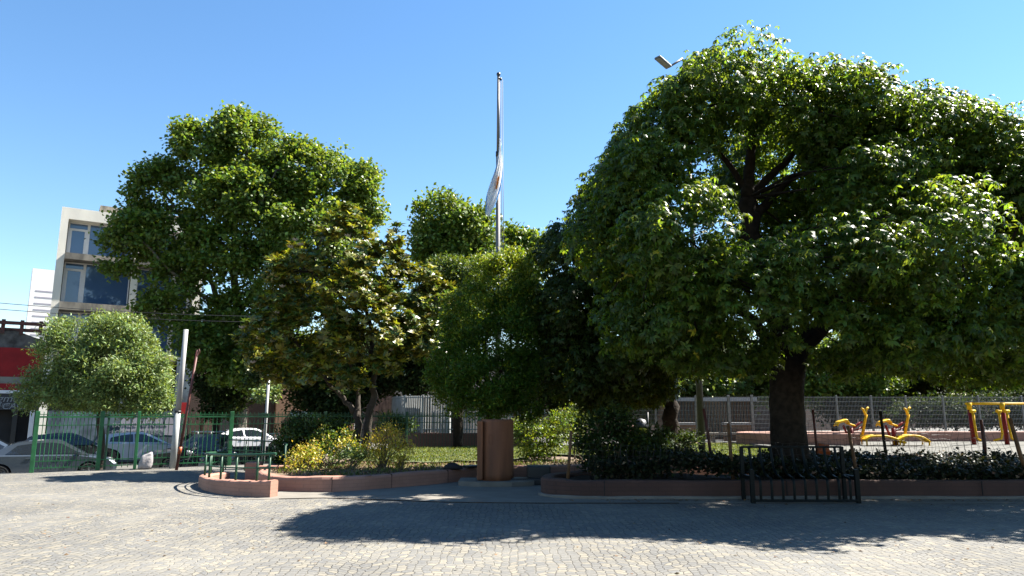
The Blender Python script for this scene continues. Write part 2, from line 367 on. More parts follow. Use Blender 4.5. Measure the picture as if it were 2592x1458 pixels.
# ------------------------------------------------------------------ scene graph helpers
def thing(name, label, cat, loc=(0, 0, 0), rz=0.0, group=None):
    o = bpy.data.objects.new(name, None)
    COL.objects.link(o)
    o.empty_display_size = 0.2
    o.location = loc
    o.rotation_euler = (0, 0, rz)
    tag(o, label, cat, group)
    return o
def tag(o, label=None, cat=None, group=None, kind=None):
    if label: o['label'] = label
    if cat: o['category'] = cat
    if group: o['group'] = group
    if kind: o['kind'] = kind
    return o
def origin(parent):
    while parent.parent: parent = parent.parent
    return parent.location.copy()
def link(name, me, parent=None):
    o = bpy.data.objects.new(name, me)
    COL.objects.link(o)
    if parent: o.parent = parent
    return o
class MB:
    """collects shapes for ONE mesh"""
    def __init__(s): s.v, s.f, s.m, s.sm = [], [], [], []
    def add(s, vs, fs, mi=0, smooth=False):
        b = len(s.v)
        s.v += [tuple(p) for p in vs]
        s.f += [tuple(i + b for i in f) for f in fs]
        s.m += [mi] * len(fs); s.sm += [smooth] * len(fs)
        return s
    def box(s, c, size, ax=None, mi=0):
        """box about centre c; ax = (X, Y, Z) axes"""
        X, Y, Z = ax or (Vector((1, 0, 0)), Vector((0, 1, 0)), Vector((0, 0, 1)))
        c = Vector(c); a, b, d = [k / 2 for k in size]
        vs = [c + X * (a * i) + Y * (b * j) + Z * (d * k) for i in (-1, 1) for j in (-1, 1) for k in (-1, 1)]
        return s.add(vs, [(0, 1, 3, 2), (4, 6, 7, 5), (0, 4, 5, 1), (2, 3, 7, 6), (0, 2, 6, 4), (1, 5, 7, 3)], mi)
    def bbox(s, x0, x1, y0, y1, z0, z1, mi=0):
        return s.box(((x0 + x1) / 2, (y0 + y1) / 2, (z0 + z1) / 2), (x1 - x0, y1 - y0, z1 - z0), None, mi)
    def ubox(s, u0, u1, v0, v1, z0, z1, mi=0):
        return s.box(UV((u0 + u1) / 2, (v0 + v1) / 2, (z0 + z1) / 2), (u1 - u0, v1 - v0, z1 - z0), (DU, DV, Vector((0, 0, 1))), mi)
    def rbox(s, c, size, r=0.02, ax=None, mi=0):
        """bevelled box"""
        bm = bmesh.new()
        bmesh.ops.create_cube(bm, size=1)
        bmesh.ops.scale(bm, vec=size, verts=bm.verts)
        bmesh.ops.bevel(bm, geom=bm.edges[:], offset=r, segments=2, profile=0.5, affect='EDGES')
        X, Y, Z = ax or (Vector((1, 0, 0)), Vector((0, 1, 0)), Vector((0, 0, 1)))
        c = Vector(c)
        vs = [c + X * q.co.x + Y * q.co.y + Z * q.co.z for q in bm.verts]
        bm.verts.index_update()
        fs = [[q.index for q in f.verts] for f in bm.faces]
        bm.free()
        return s.add(vs, fs, mi)
    def tube(s, pts, rad, n=8, mi=0, smooth=True, caps=True, jit=0.0):
        pts = [Vector(p) for p in pts]
        if not isinstance(rad, (list, tuple)): rad = [rad] * len(pts)
        vs, fs = [], []
        ref = Vector((0, 0, 1))
        t0 = (pts[1] - pts[0]).normalized()
        if abs(t0.z) > 0.9: ref = Vector((0, 1, 0))
        a = t0.cross(ref).normalized()
        for i, p in enumerate(pts):
            t = (pts[min(i + 1, len(pts) - 1)] - pts[max(i - 1, 0)]).normalized()
            a = (a - t * a.dot(t)).normalized()
            b = t.cross(a)
            for k in range(n):
                an = 2 * math.pi * k / n
                r = rad[i] * (1 + random.uniform(-jit, jit))
                vs.append(p + a * (math.cos(an) * r) + b * (math.sin(an) * r))
        for i in range(len(pts) - 1):
            for k in range(n):
                k2 = (k + 1) % n
                fs.append((i * n + k, i * n + k2, (i + 1) * n + k2, (i + 1) * n + k))
        s.add(vs, fs, mi, smooth)
        if caps:
            b = len(s.v) - len(vs)
            for f in (tuple(b + k for k in reversed(range(n))), tuple(b + (len(pts) - 1) * n + k for k in range(n))):
                s.f.append(f); s.m.append(mi); s.sm.append(False)
        return s
    def lathe(s, prof, c=(0, 0, 0), n=24, ax=None, mi=0, smooth=True):
        """profile of (r, h) around axis Z through c"""
        X, Y, Z = ax or (Vector((1, 0, 0)), Vector((0, 1, 0)), Vector((0, 0, 1)))
        c = Vector(c); vs, fs = [], []
        for r, h in prof:
            for k in range(n):
                an = 2 * math.pi * k / n
                vs.append(c + X * (r * math.cos(an)) + Y * (r * math.sin(an)) + Z * h)
        for i in range(len(prof) - 1):
            for k in range(n):
                k2 = (k + 1) % n
                fs.append((i * n + k, i * n + k2, (i + 1) * n + k2, (i + 1) * n + k))
        return s.add(vs, fs, mi, smooth)
    def prism(s, poly, a, b, mapf, mi=0):
        """polygon poly [(p, q)] extruded from a to b; mapf(p, q, t) -> point"""
        n = len(poly)
        vs = [mapf(p, q, a) for p, q in poly] + [mapf(p, q, b) for p, q in poly]
        fs = [tuple(range(n))[::-1], tuple(range(n, 2 * n))] + [(k, (k + 1) % n, n + (k + 1) % n, n + k) for k in range(n)]
        return s.add(vs, fs, mi)
    def build(s, name, m, parent=None, local=False, loc=None, recalc=True):
        me = bpy.data.meshes.new(name)
        o0 = Vector((0, 0, 0)) if local else (origin(parent) if parent else Vector(loc or (0, 0, 0)))
        me.from_pydata([(p[0] - o0.x, p[1] - o0.y, p[2] - o0.z) for p in s.v], [], s.f)
        for k in (m if isinstance(m, (list, tuple)) else [m]): me.materials.append(k)
        me.polygons.foreach_set('material_index', s.m)
        me.polygons.foreach_set('use_smooth', s.sm)
        if recalc:
            bm = bmesh.new(); bm.from_mesh(me)
            bmesh.ops.recalc_face_normals(bm, faces=bm.faces[:])
            bm.to_mesh(me); bm.free()
        me.update()
        o = link(name, me, parent)
        if not parent: o.location = o0
        return o
def spline(pts, n=6, closed=False):
    P = [Vector(p) for p in pts]; out = []
    N = len(P)
    for i in range(N if closed else N - 1):
        p1, p2 = P[i], P[(i + 1) % N]
        p0 = P[(i - 1) % N] if (closed or i > 0) else p1 * 2 - p2
        p3 = P[(i + 2) % N] if (closed or i + 2 < N) else p2 * 2 - p1
        for k in range(n):
            t = k / n
            out.append(0.5 * ((2 * p1) + (p2 - p0) * t + (2 * p0 - 5 * p1 + 4 * p2 - p3) * t * t + (3 * p1 - p0 - 3 * p2 + p3) * t ** 3))
    if not closed: out.append(P[-1])
    return out
def wallsweep(mb, path, thick, z0, z1, r=0.05, mi=0, side=0):
    """low wall with rounded top edges along a path of Vectors; z0/z1 numbers or functions of the 0..1 position"""
    n = len(path)
    rings = []
    f0 = z0 if callable(z0) else (lambda t: z0)
    f1 = z1 if callable(z1) else (lambda t: z1)
    vs, fs = [], []
    for i, p in enumerate(path):
        t = (path[min(i + 1, n - 1)] - path[max(i - 1, 0)]); t.z = 0; t.normalize()
        nn = Vector((-t.y, t.x, 0)); h = thick / 2
        a, b = f0(i / (n - 1)), f1(i / (n - 1))
        wob = random.uniform(-0.006, 0.006)
        sec = [(-h, a), (-h, b - r), (-h + r * 0.3, b - r * 0.3), (-h + r, b), (h - r, b), (h - r * 0.3, b - r * 0.3), (h, b - r), (h, a)]
        vs += [Vector((p.x, p.y, 0)) + nn * (q + wob) + Vector((0, 0, z + (wob if z > a else 0))) for q, z in sec]
    k = 8
    for i in range(n - 1):
        for j in range(k):
            j2 = (j + 1) % k
            fs.append((i * k + j, i * k + j2, (i + 1) * k + j2, (i + 1) * k + j))
    fs += [tuple(range(k))[::-1], tuple((n - 1) * k + j for j in range(k))]
    return mb.add(vs, fs, mi)
def textmesh(body, size, name, m, parent, loc, rz, ext=0.01, shear=0.0):
    c = bpy.data.curves.new(name, 'FONT')
    c.body = body; c.size = size; c.extrude = ext; c.shear = shear
    c.resolution_u = 3
    tmp = bpy.data.objects.new('lettering_source', c)
    COL.objects.link(tmp)
    dg = bpy.context.evaluated_depsgraph_get()
    me = bpy.data.meshes.new_from_object(tmp.evaluated_get(dg))
    bpy.data.objects.remove(tmp); bpy.data.curves.remove(c)
    me.materials.clear(); me.materials.append(m)
    o = link(name, me, parent)
    o.location = Vector(loc) - origin(parent)
    o.rotation_euler = (R(90), 0, rz)
    return o

# ------------------------------------------------------------------ foliage
def unit(a):
    return a / np.maximum(np.linalg.norm(a, axis=1, keepdims=True), 1e-9)
def leafquads(base, d, up, ln, wd, bend):
    """one bent leaf (two triangles) per row"""
    side = unit(np.cross(d, up)); nr = np.cross(side, d)
    ln = ln[:, None]; wd = wd[:, None]; bend = bend[:, None]
    mid = base + d * ln * 0.5 + nr * (0.06 * ln)
    Lp = mid + side * wd * 0.5; Rp = mid - side * wd * 0.5
    tip = base + d * ln * 0.95 - nr * (bend * ln)
    return np.stack([base, Lp, tip, Rp], axis=1)
def leafobj(name, Q, mats, mi, parent, kind=None):
    o0 = np.array(origin(parent)) if parent else np.zeros(3)
    n = len(Q)
    me = bpy.data.meshes.new(name)
    me.vertices.add(n * 4)
    me.vertices.foreach_set('co', (Q - o0).reshape(-1).astype(np.float32))
    idx = np.array([0, 3, 1, 1, 3, 2])
    loops = (np.arange(n)[:, None] * 4 + idx[None, :]).reshape(-1)
    me.loops.add(n * 6)
    me.loops.foreach_set('vertex_index', loops.astype(np.int32))
    me.polygons.add(n * 2)
    me.polygons.foreach_set('loop_start', (np.arange(n * 2) * 3).astype(np.int32))
    for m in mats: me.materials.append(m)
    me.polygons.foreach_set('material_index', np.repeat(mi, 2).astype(np.int32))
    me.update(calc_edges=True)
    o = link(name, me, parent)
    if kind: o['kind'] = kind
    return o
def lobe_px(px, py, Y, rx, ry, rd):
    """crown lobe measured in the photograph -> centre and radii in metres"""
    c = W(px, py, Y)
    k = ppm(Y, c.z)
    return (np.array(c), np.array([rx / k, rd, ry / k]))
def sample_lobes(lobes, n, inner=0.55, power=0.6, clump=0.72):
    """points in a crown: leafy boughs (small clumps sitting on each lobe's skin) plus a filled inside"""
    vol = np.array([r[0] * r[2] + r[0] * r[1] + r[1] * r[2] for c, r in lobes])
    cnt = np.maximum((n * vol / vol.sum()).astype(int), 1)
    C, N = [], []
    for (c, r), k in zip(lobes, cnt):
        kc = int(k * clump); kb = k - kc
        d = unit(rng.normal(size=(kb, 3)))
        rad = inner + (0.92 - inner) * rng.random(kb) ** power
        C.append(c + d * r * rad[:, None]); N.append(unit(d / r))
        m = 15
        bd = unit(rng.normal(size=(m, 3)) + np.array([0, -0.15, 0.2]))
        bc = c + bd * r * (0.58 + 0.26 * rng.random(m))[:, None]
        br = (r.mean() * 0.55 + r * 0.45) * (0.22 + 0.15 * rng.random(m))[:, None]
        w_ = br.prod(axis=1) ** 0.667; pick = rng.choice(m, kc, p=w_ / w_.sum())
        d = unit(rng.normal(size=(kc, 3)))
        rad = 0.25 + 0.75 * rng.random(kc) ** 0.5
        C.append(bc[pick] + d * br[pick] * np.array([1, 1, 0.8]) * rad[:, None]); N.append(unit(d * 0.7 + bd[pick] * 0.6))
    return np.concatenate(C), np.concatenate(N)
def palmate(lobes, n, ln, wd, k=6, droop=0.55, inner=0.55, keep=None, clump=0.72, tilt=0.35):
    """whorls of drooping leaflets"""
    C, N = sample_lobes(lobes, n, inner, 0.6, clump)
    if keep is not None:
        q = keep(C); C, N = C[q], N[q]
    n = len(C)
    ax = unit(N * 0.7 + np.array([0, 0, 0.9]) + rng.normal(scale=tilt, size=(n, 3)))
    a = unit(np.cross(ax, rng.normal(size=(n, 3)))); b = np.cross(ax, a)
    out = []
    SZ = rng.uniform(0.6, 1.35, n)
    for i in range(k):
        an = 2 * math.pi * i / k + rng.uniform(-0.25, 0.25, n)
        d = a * np.cos(an)[:, None] + b * np.sin(an)[:, None] + ax * 0.15 - np.array([0, 0, 1]) * (droop * rng.uniform(0.5, 1.4, n))[:, None]
        out.append(leafquads(C, unit(d), ax, ln * SZ * rng.uniform(0.75, 1.2, n), wd * SZ * rng.uniform(0.75, 1.25, n), rng.uniform(0.1, 0.35, n)))
    return np.concatenate(out), np.tile(np.arange(n), k), C
def tufts(lobes, n, per, sig, ln, wd, inner=0.5, upward=0.3, keep=None, power=0.6):
    """clumps of single leaves around twig ends"""
    C, N = sample_lobes(lobes, n, inner, power)
    if keep is not None:
        q = keep(C); C, N = C[q], N[q]
    n = len(C)
    base = np.repeat(C, per, axis=0) + rng.normal(scale=sig, size=(n * per, 3)) * np.array([1, 1, 0.75])
    NN = np.repeat(N, per, axis=0)
    d = unit(NN * 0.6 + np.array([0, 0, upward]) + rng.normal(scale=0.8, size=(n * per, 3)))
    up = unit(NN * 0.5 + np.array([0, 0, 0.8]) + rng.normal(scale=0.5, size=(n * per, 3)))
    k = n * per
    return leafquads(base, d, up, ln * rng.uniform(0.6, 1.25, k), wd * rng.uniform(0.7, 1.25, k), rng.uniform(0.0, 0.3, k)), np.repeat(np.arange(n), per), C
def limbs(mb, segs, n=9, jit=0.06, mi=0, wob=1.0):
    for pts, r0, r1 in segs:
        p = spline(pts, 5)
        m = len(p) - 1
        for q in p[1:-1]:
            q += Vector((random.uniform(-1, 1), random.uniform(-1, 1), random.uniform(-1, 1))) * min(r0, 0.25) * 0.25 * wob
        mb.tube(p, [r0 + (r1 - r0) * (i / m) ** 0.8 for i in range(m + 1)], n, mi, True, True, jit)
def twigs(mb, frm, targets, r0=0.03, r1=0.008, sag=0.1):
    for t in targets:
        t = Vector(t)
        b = min(frm, key=lambda q: (Vector(q) - t).length)
        b = Vector(b); mid = (b + t) / 2 + Vector((random.uniform(-.2, .2), random.uniform(-.2, .2), random.uniform(0, .25)))
        mb.tube([b, mid, t], [r0, (r0 + r1) / 2, r1], 5, 0, True, False)
# ------------------------------------------------------------------ ground
def inside(poly, x, y):
    c = False; n = len(poly)
    for i in range(n):
        x1, y1 = poly[i]; x2, y2 = poly[(i + 1) % n]
        if (y1 > y) != (y2 > y) and x < (x2 - x1) * (y - y1) / (y2 - y1) + x1: c = not c
    return c
def sheet(name, poly, z, m, cell=0.35, amp=0.0, skirt=None):
    xs = [p[0] for p in poly]; ys = [p[1] for p in poly]
    nx = int((max(xs) - min(xs)) / cell) + 1; ny = int((max(ys) - min(ys)) / cell) + 1
    idx = {}; vs, fs = [], []
    def vid(i, j):
        if (i, j) not in idx:
            x, y = min(xs) + i * cell, min(ys) + j * cell
            h = amp * (math.sin(x * 2.1 + 1.3 * math.sin(y * 1.7)) * math.sin(y * 1.9 + x * 0.6) + 0.5 * math.sin(x * 5.3 + y * 3.1))
            idx[(i, j)] = len(vs); vs.append((x, y, z + h))
        return idx[(i, j)]
    for i in range(nx):
        for j in range(ny):
            if inside(poly, min(xs) + (i + 0.5) * cell, min(ys) + (j + 0.5) * cell):
                fs.append((vid(i, j), vid(i + 1, j), vid(i + 1, j + 1), vid(i, j + 1)))
    o = MB().add(vs, fs, 0, True).build(name, m)
    return tag(o, kind='structure')
STZ = -0.82
mb = MB(); mb.add([(-1500, -300, STZ - 0.15), (1500, -300, STZ - 0.15), (1500, 1500, STZ - 0.15), (-1500, 1500, STZ - 0.15)], [(0, 1, 2, 3)])
tag(mb.build('ground', M['sidewalk']), kind='structure')
mb = MB(); mb.ubox(-90, 140, -70, 0.25, -1.1, 0.0)
tag(mb.build('plaza', M['cobble']), kind='structure')
mb = MB(); mb.ubox(-120, 160, 5.6, 19.2, STZ - 0.3, STZ)
tag(mb.build('road', M['asphalt']), kind='structure')
mb = MB(); mb.ubox(-120, 160, 0.26, 5.3, STZ - 0.3, STZ + 0.08)
mb.ubox(-120, 160, 5.3, 5.59, STZ - 0.3, STZ + 0.1)
tag(mb.build('near_pavement', M['sidewalk']), kind='structure')
mb = MB(); mb.ubox(-120, 160, 19.21, 60, STZ - 0.3, STZ + 0.12)
tag(mb.build('far_pavement', M['sidewalk']), kind='structure')
# smooth concrete apron between the planters
mb = MB(); mb.prism([(-5.4, 13.75), (-3.6, 14.1), (-1.2, 13.45), (0.6, 13.3), (20, 13.35), (20, 18.2), (-0.8, 18.0), (-3.7, 15.0), (-4.8, 15.2)], 0.002, 0.006, lambda p, q, t: Vector((p, q, t)))
tag(mb.build('path', M['path']), kind='structure')
mb = MB(); mb.tube([Vector(p) for p in ((-4.4, 13.92, .002), (-3.6, 14.08, .002), (-2.4, 13.76, .002), (-1.2, 13.43, .002), (-0.3, 13.33, .002), (0.6, 13.28, .002), (3, 13.27, .002))], 0.014, 5)
tag(mb.build('paving_joint', M['darksoil']), kind='structure')

# ------------------------------------------------------------------ garden: raised bed, lawn, court
bedpath = spline([(-6.5, 21.5, 0), (-6.1, 18.5, 0), (-5.55, 16.4, 0), (-4.85, 15.55, 0), (-3.75, 15.3, 0), (-2.7, 16.05, 0), (-1.75, 16.95, 0), (-0.8, 18.2, 0), (0.2, 18.6, 0), (2.5, 18.65, 0), (6, 18.65, 0), (24, 18.65, 0)], 6)
gpoly = [(p.x, p.y) for p in bedpath] + [(40, 18.65), (40, 52), (20, 40.5), (5, 31), (-6.9, 23.6)]
sheet('garden_ground', gpoly, 0.27, M['soil'], 0.3, 0.03)
lawnp = [(-4.2, 19.6), (-2.0, 19.2), (0.0, 20.2), (1.0, 23.5), (3.0, 21), (8.6, 20.2), (9.4, 25), (9.2, 30.5), (6, 31.4), (2, 28.2), (-1.0, 28.2), (-4.4, 26.4), (-5.4, 23.4)]
sheet('lawn', lawnp, 0.34, M['lawn'], 0.35, 0.02)
courtp = [(9.4, 31.6), (9.6, 27), (10.2, 22), (10.4, 17.2), (40, 17.2), (40, 33), (12, 33)]
mb = MB(); mb.prism(courtp, 0.0, 0.40, lambda p, q, t: Vector((p, q, t)))
tag(mb.build('court', M['court']), kind='structure')
mb = MB(); wallsweep(mb, bedpath, 0.26, 0.0, lambda t: 0.30 + 0.012 * math.sin(40 * t), 0.06)
o = mb.build('planter_wall', M['salmon'], loc=bedpath[20])
tag(o, 'curved salmon low wall edging the bed with yellow shrubs and lawn', 'planter wall')
for k in (24, 30, 37):   # expansion joints in the wall, narrow dark strips
    p = bedpath[k]; t = (bedpath[k + 1] - bedpath[k - 1]).normalized(); nn = Vector((-t.y, t.x, 0))
    jb = MB(); jb.box(p + Vector((0, 0, 0.15)), (0.012, 0.268, 0.303), (t, nn, Vector((0, 0, 1))))
    jb.build('joint', M['salmon_shaded'], o)

# front planter on the right
fr = spline([(1.9, 16.6, 0), (1.3, 16.0, 0), (0.8, 15.2, 0), (0.75, 14.45, 0), (1.35, 14.08, 0), (2.4, 14.04, 0)], 6) + [Vector((x, 14.04 + 0.004 * x, 0)) for x in np.linspace(3.0, 22, 40)]
frp = [(p.x, p.y) for p in fr] + [(22, 16.45), (2.0, 16.45)]
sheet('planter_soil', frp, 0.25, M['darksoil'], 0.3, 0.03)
pw = thing('planter_wall', 'long planter wall, tree shade put into its brown, behind the slatted bench', 'planter wall', (2.0, 14.04, 0))
mb = MB(); wallsweep(mb, fr, 0.26, 0.05, lambda t: 0.345 + 0.01 * math.sin(50 * t), 0.045)
mb.build('wall', M['salmon_shaded'], pw)
mb = MB(); wallsweep(mb, [Vector((p.x, p.y, 0)) for p in fr], 0.36, 0.0, 0.06, 0.02)
mb.build('footing', M['path'], pw)
mb = MB()
for x in (1.75, 5.2, 8.9, 12.4): mb.bbox(x - 0.007, x + 0.007, 13.905, 13.92, 0.07, 0.335)
mb.build('joint', M['black'], pw)
iw = [Vector((x, 16.55 - 0.02 * (x - 6), 0)) for x in np.linspace(5.6, 11.25, 14)]
mb = MB(); wallsweep(mb, iw, 0.24, 0.0, lambda t: 0.70 - 0.06 * t, 0.04)
mb.bbox(10.75, 11.3, 16.1, 16.6, 0, 0.63)
tag(mb.build('retaining_wall', M['salmon_shaded'], loc=(8, 16.5, 0)), 'straight shade-darkened retaining wall with ivy in front of it and the court behind', 'wall')

# curved salmon wall beyond the court
cw = spline([(13.2, 27.6, 0), (10.8, 28.3, 0), (9.55, 29.4, 0), (9.7, 30.6, 0), (11.4, 31.3, 0), (15, 31.5, 0), (20, 31.6, 0), (30, 31.6, 0)], 8)
mb = MB(); wallsweep(mb, cw, 0.3, 0.2, lambda t: 0.84 - 0.02 * t, 0.05)
tag(mb.build('court_wall', M['salmon'], loc=(14, 31, 0)), 'low salmon kerb wall round the court behind the exercise machines', 'wall')

# ramp wall with the green handrail
rp = spline([(-7.0, 17.9, 0), (-7.05, 16.9, 0), (-6.6, 15.9, 0), (-5.9, 15.0, 0), (-5.1, 14.45, 0), (-4.62, 14.28, 0)], 7)
rail = thing('curved_handrail_wall', 'curved salmon parapet topped by a green steel handrail', 'railing', (-5.9, 15.0, 0))
mb = MB(); wallsweep(mb, rp, 0.24, 0.0, lambda t: 0.19 + 0.13 * t, 0.04)
mb.build('parapet', M['salmon'], rail)
n = len(rp)
mb = MB(); mb.tube([p + Vector((0, 0, 0.66 + 0.16 * i / (n - 1))) for i, p in enumerate(rp)], 0.027, 8)
mb.build('top_rail', M['darkgreen'], rail)
mb = MB(); mb.tube([p + Vector((0, 0, 0.43 + 0.13 * i / (n - 1))) for i, p in enumerate(rp)], 0.016, 6)
mb.build('middle_rail', M['darkgreen'], rail)
for f in (0.03, 0.17, 0.31, 0.45, 0.58, 0.70, 0.83, 0.96):
    i = int(f * (n - 1)); p = rp[i]
    mb = MB(); mb.tube([p + Vector((0, 0, 0.15)), p + Vector((0, 0, 0.665 + 0.16 * f))], 0.024, 7)
    mb.build('post', M['darkgreen'], rail)
# the other handrail on the far side of the ramp
r2 = spline([(-8.3, 21.2, 0), (-7.2, 20.4, 0), (-6.3, 19.6, 0), (-5.7, 18.4, 0), (-5.35, 17.2, 0)], 6)
rail2 = thing('inner_handrail', 'thin green handrail on the far side of the ramp', 'railing', (-6.3, 19.6, 0))
mb = MB(); mb.tube([p + Vector((0, 0, 0.84)) for p in r2], 0.022, 6); mb.tube([p + Vector((0, 0, 0.56)) for p in r2], 0.014, 6)
mb.build('rail', M['darkgreen'], rail2)
for i in range(0, len(r2), 4):
    mb = MB(); mb.tube([r2[i] + Vector((0, 0, 0.0)), r2[i] + Vector((0, 0, 0.85))], 0.018, 6); mb.build('post', M['darkgreen'], rail2)
for (x, y, sx, sz, lab) in ((-6.35, 18.0, 0.34, 0.42, 'short salmon block standing behind the curved handrail'), (-5.7, 17.6, 0.8, 0.36, 'long low salmon block beside the yellow shrub bed')):
    mb = MB(); mb.rbox((x, y, sz / 2), (sx, 0.3, sz), 0.03)
    tag(mb.build('ramp_block', M['salmon'], loc=(x, y, 0)), lab, 'block')

# ------------------------------------------------------------------ brown cylinder monument
c0 = G(1258, 1222); c0 = Vector((c0.x, 16.75, 0))
mon = thing('brown_column', 'stout brown painted cylinder with a flat fin on a stone plinth', 'monument', c0)
mb = MB(); mb.lathe([(0.0, 0.10), (0.385, 0.10), (0.39, 0.25), (0.385, 1.40), (0.37, 1.46), (0.0, 1.46)], c0, 32); mb.build('cylinder', M['brownpaint'], mon)
mb = MB(); mb.rbox(c0 + Vector((-0.37, -0.16, 0.78)), (0.13, 0.42, 1.3), 0.02); mb.build('fin', M['brownpaint'], mon)
mb = MB(); mb.prism([(-0.85, -0.35), (-0.35, -0.62), (0.35, -0.62), (0.85, -0.35), (0.85, 0.5), (-0.85, 0.5)], 0.0, 0.11, lambda p, q, t: c0 + Vector((p, q, t))); mb.build('plinth', M['path'], mon)
mb = MB()
ov = [(0.045 * math.cos(a), 0.11 * math.sin(a)) for a in np.linspace(0, 2 * math.pi, 25)]
mb.tube([c0 + Vector((math.sin(-0.35 + p / 0.39) * 0.392, -math.cos(-0.35 + p / 0.39) * 0.392, 1.02 + q)) for p, q in ov], 0.004, 5); mb.build('incised_ring', M['brownpaint'], mon)
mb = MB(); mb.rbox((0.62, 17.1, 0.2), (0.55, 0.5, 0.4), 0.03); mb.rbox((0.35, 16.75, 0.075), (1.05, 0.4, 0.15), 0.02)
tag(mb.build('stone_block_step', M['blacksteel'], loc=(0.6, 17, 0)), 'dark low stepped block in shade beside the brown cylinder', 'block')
# black bundle on the wall
b0 = Vector((-1.38, 17.32, 0.30))
mb = MB()
bm = bmesh.new(); bmesh.ops.create_icosphere(bm, subdivisions=3, radius=1)
for v in bm.verts:
    x, y, z = v.co
    k = 1 + 0.10 * math.sin(4 * x + 2 * z) + 0.06 * math.sin(9 * y + 5 * x)
    v.co = (x * 0.23 * k, y * 0.13 * k, max(-0.4, z) * 0.10 * k * (1.0 + 0.25 * math.cos(x * 2.2 + 1.2)) + 0.035)
mb.add([b0 + v.co for v in bm.verts], [[v.index for v in f.verts] for f in bm.faces], 0, True); bm.free()
tag(mb.build('black_bundle', M['black'], loc=b0), 'black rounded cloth bundle lying on the curved planter wall', 'bundle')
mb = MB(); mb.rbox((-0.98, 17.86, 0.325), (0.42, 0.3, 0.05), 0.015, (Vector((.75, .66, 0)), Vector((-.66, .75, 0)), Vector((0, 0, 1))))
tag(mb.build('flat_stone', M['darksteel'], loc=(-0.98, 17.86, 0.3)), 'flat grey slab on the wall next to the black bundle', 'slab')

# ------------------------------------------------------------------ slatted bench
bx0, bx1, by = 4.35, 6.25, 13.28
bench = thing('slatted_bench', 'dark green bench of bent vertical steel slats against the planter wall', 'bench', ((bx0 + bx1) / 2, by, 0))
prof = spline([(0.50, 1.02), (0.47, 0.80), (0.42, 0.60), (0.30, 0.48), (0.12, 0.47), (0.015, 0.44), (-0.02, 0.34), (0.0, 0.04)], 4)if False else [Vector((0, y, z)) for y, z in ((0.52, 0.97), (0.50, 0.88), (0.47, 0.76), (0.43, 0.65), (0.36, 0.56), (0.26, 0.49), (0.14, 0.465), (0.05, 0.455), (0.0, 0.42), (-0.015, 0.34), (-0.01, 0.2), (0.0, 0.06))]
for i in range(9):
    x = bx0 + 0.14 + (bx1 - bx0 - 0.28) * i / 8
    mb = MB(); vs, fs = [], []
    for p in prof:
        for sx in (-0.024, 0.024):
            vs += [(x + sx, by + p.y, p.z), (x + sx, by + p.y + 0.008, p.z - 0.010)]
    for k in range(len(prof) - 1):
        a = k * 4; b = a + 4
        fs += [(a, a + 2, b + 2, b), (a + 1, b + 1, b + 3, a + 3), (a, b, b + 1, a + 1), (a + 2, a + 3, b + 3, b + 2)]
    mb.add(vs, fs, 0, True); mb.build('slat', M['bench'], bench)
mb = MB(); mb.rbox(((bx0 + bx1) / 2, by + 0.53, 0.97), (bx1 - bx0, 0.04, 0.04), 0.01); mb.build('top_rail', M['bench'], bench)
mb = MB(); mb.rbox(((bx0 + bx1) / 2, by, 0.05), (bx1 - bx0, 0.04, 0.04), 0.01); mb.build('foot_rail', M['bench'], bench)
for x in (bx0, bx1):
    mb = MB(); mb.rbox((x, by + 0.02, 0.3), (0.08, 0.07, 0.6), 0.01); mb.rbox((x, by + 0.54, 0.49), (0.07, 0.06, 0.98), 0.01); mb.rbox((x, by + 0.28, 0.44), (0.07, 0.45, 0.07), 0.01)
    mb.build('leg_frame', M['bench'], bench)
p = W(2085, 1137, 14.6)
mb = MB()
vs, fs = [], []
for i in range(9):
    for j in range(9):
        u, v = i / 8 - 0.5, j / 8 - 0.5
        vs.append(p + Vector((u * 0.22 * (1 - 0.25 * v), 0.03 * math.sin(u * 9) + 0.02 * math.sin(v * 11) - 0.05 * (1 - 4 * u * u), v * 0.2 - 0.03 * u)))
for i in range(8):
    for j in range(8): fs.append((i * 9 + j, i * 9 + 9 + j, i * 9 + 10 + j, i * 9 + 1 + j))
mb.add(vs, fs, 0, True)
o = mb.build('hanging_rag', M['orange'], loc=p); sm = o.modifiers.new('thickness', 'SOLIDIFY'); sm.thickness = 0.01
tag(o, 'crumpled orange bag hanging behind the slatted bench by the big trunk', 'bag')

# ------------------------------------------------------------------ stakes with wire netting
def netting(name, label, stakes, Y, zb):
    base = W(stakes[0][0], stakes[0][1], Y); base.z = zb
    t = thing(name, label, 'fence', base)
    P = []
    for (pxb, pyb, pxt, pyt, w, m) in stakes:
        a, b = W(pxb, pyb, Y), W(pxt, pyt, Y); a.z = zb - 0.05
        P.append((a, b))
        mb = MB(); mb.tube([a, (a + b) / 2 + Vector((random.uniform(-.02, .02), 0, 0)), b], [w, w * 0.95, w * 0.85], 7, 0, True, True, 0.08); mb.build('stake', M[m], t)
    mb = MB()
    for (a, b), (c, d) in zip(P[:-1], P[1:]):
        n = max(3, int((c - a).length / 0.13)); rows = 7
        grid = [[None] * (rows + 1) for _ in range(n + 1)]
        for i in range(n + 1):
            for j in range(rows + 1):
                f, g = i / n, j / rows * 0.80
                q = (a * (1 - f) + c * f) * (1 - g) + (b * (1 - f) + d * f) * g
                q = q + Vector((0.02 * math.sin(j * 1.3 + i * 0.4), 0.04 * math.sin(i * 0.9 + j), -0.16 * g * math.sin(math.pi * f) + 0.012 * math.sin(i * 2.1)))
                grid[i][j] = q
        for i in range(n + 1): mb.tube(grid[i], 0.0032, 3, 0, False, False)
        for j in range(rows + 1): mb.tube([grid[i][j] for i in range(n + 1)], 0.0032, 3, 0, False, False)
    mb.build('wire_netting', M['wire'], t)
    return t
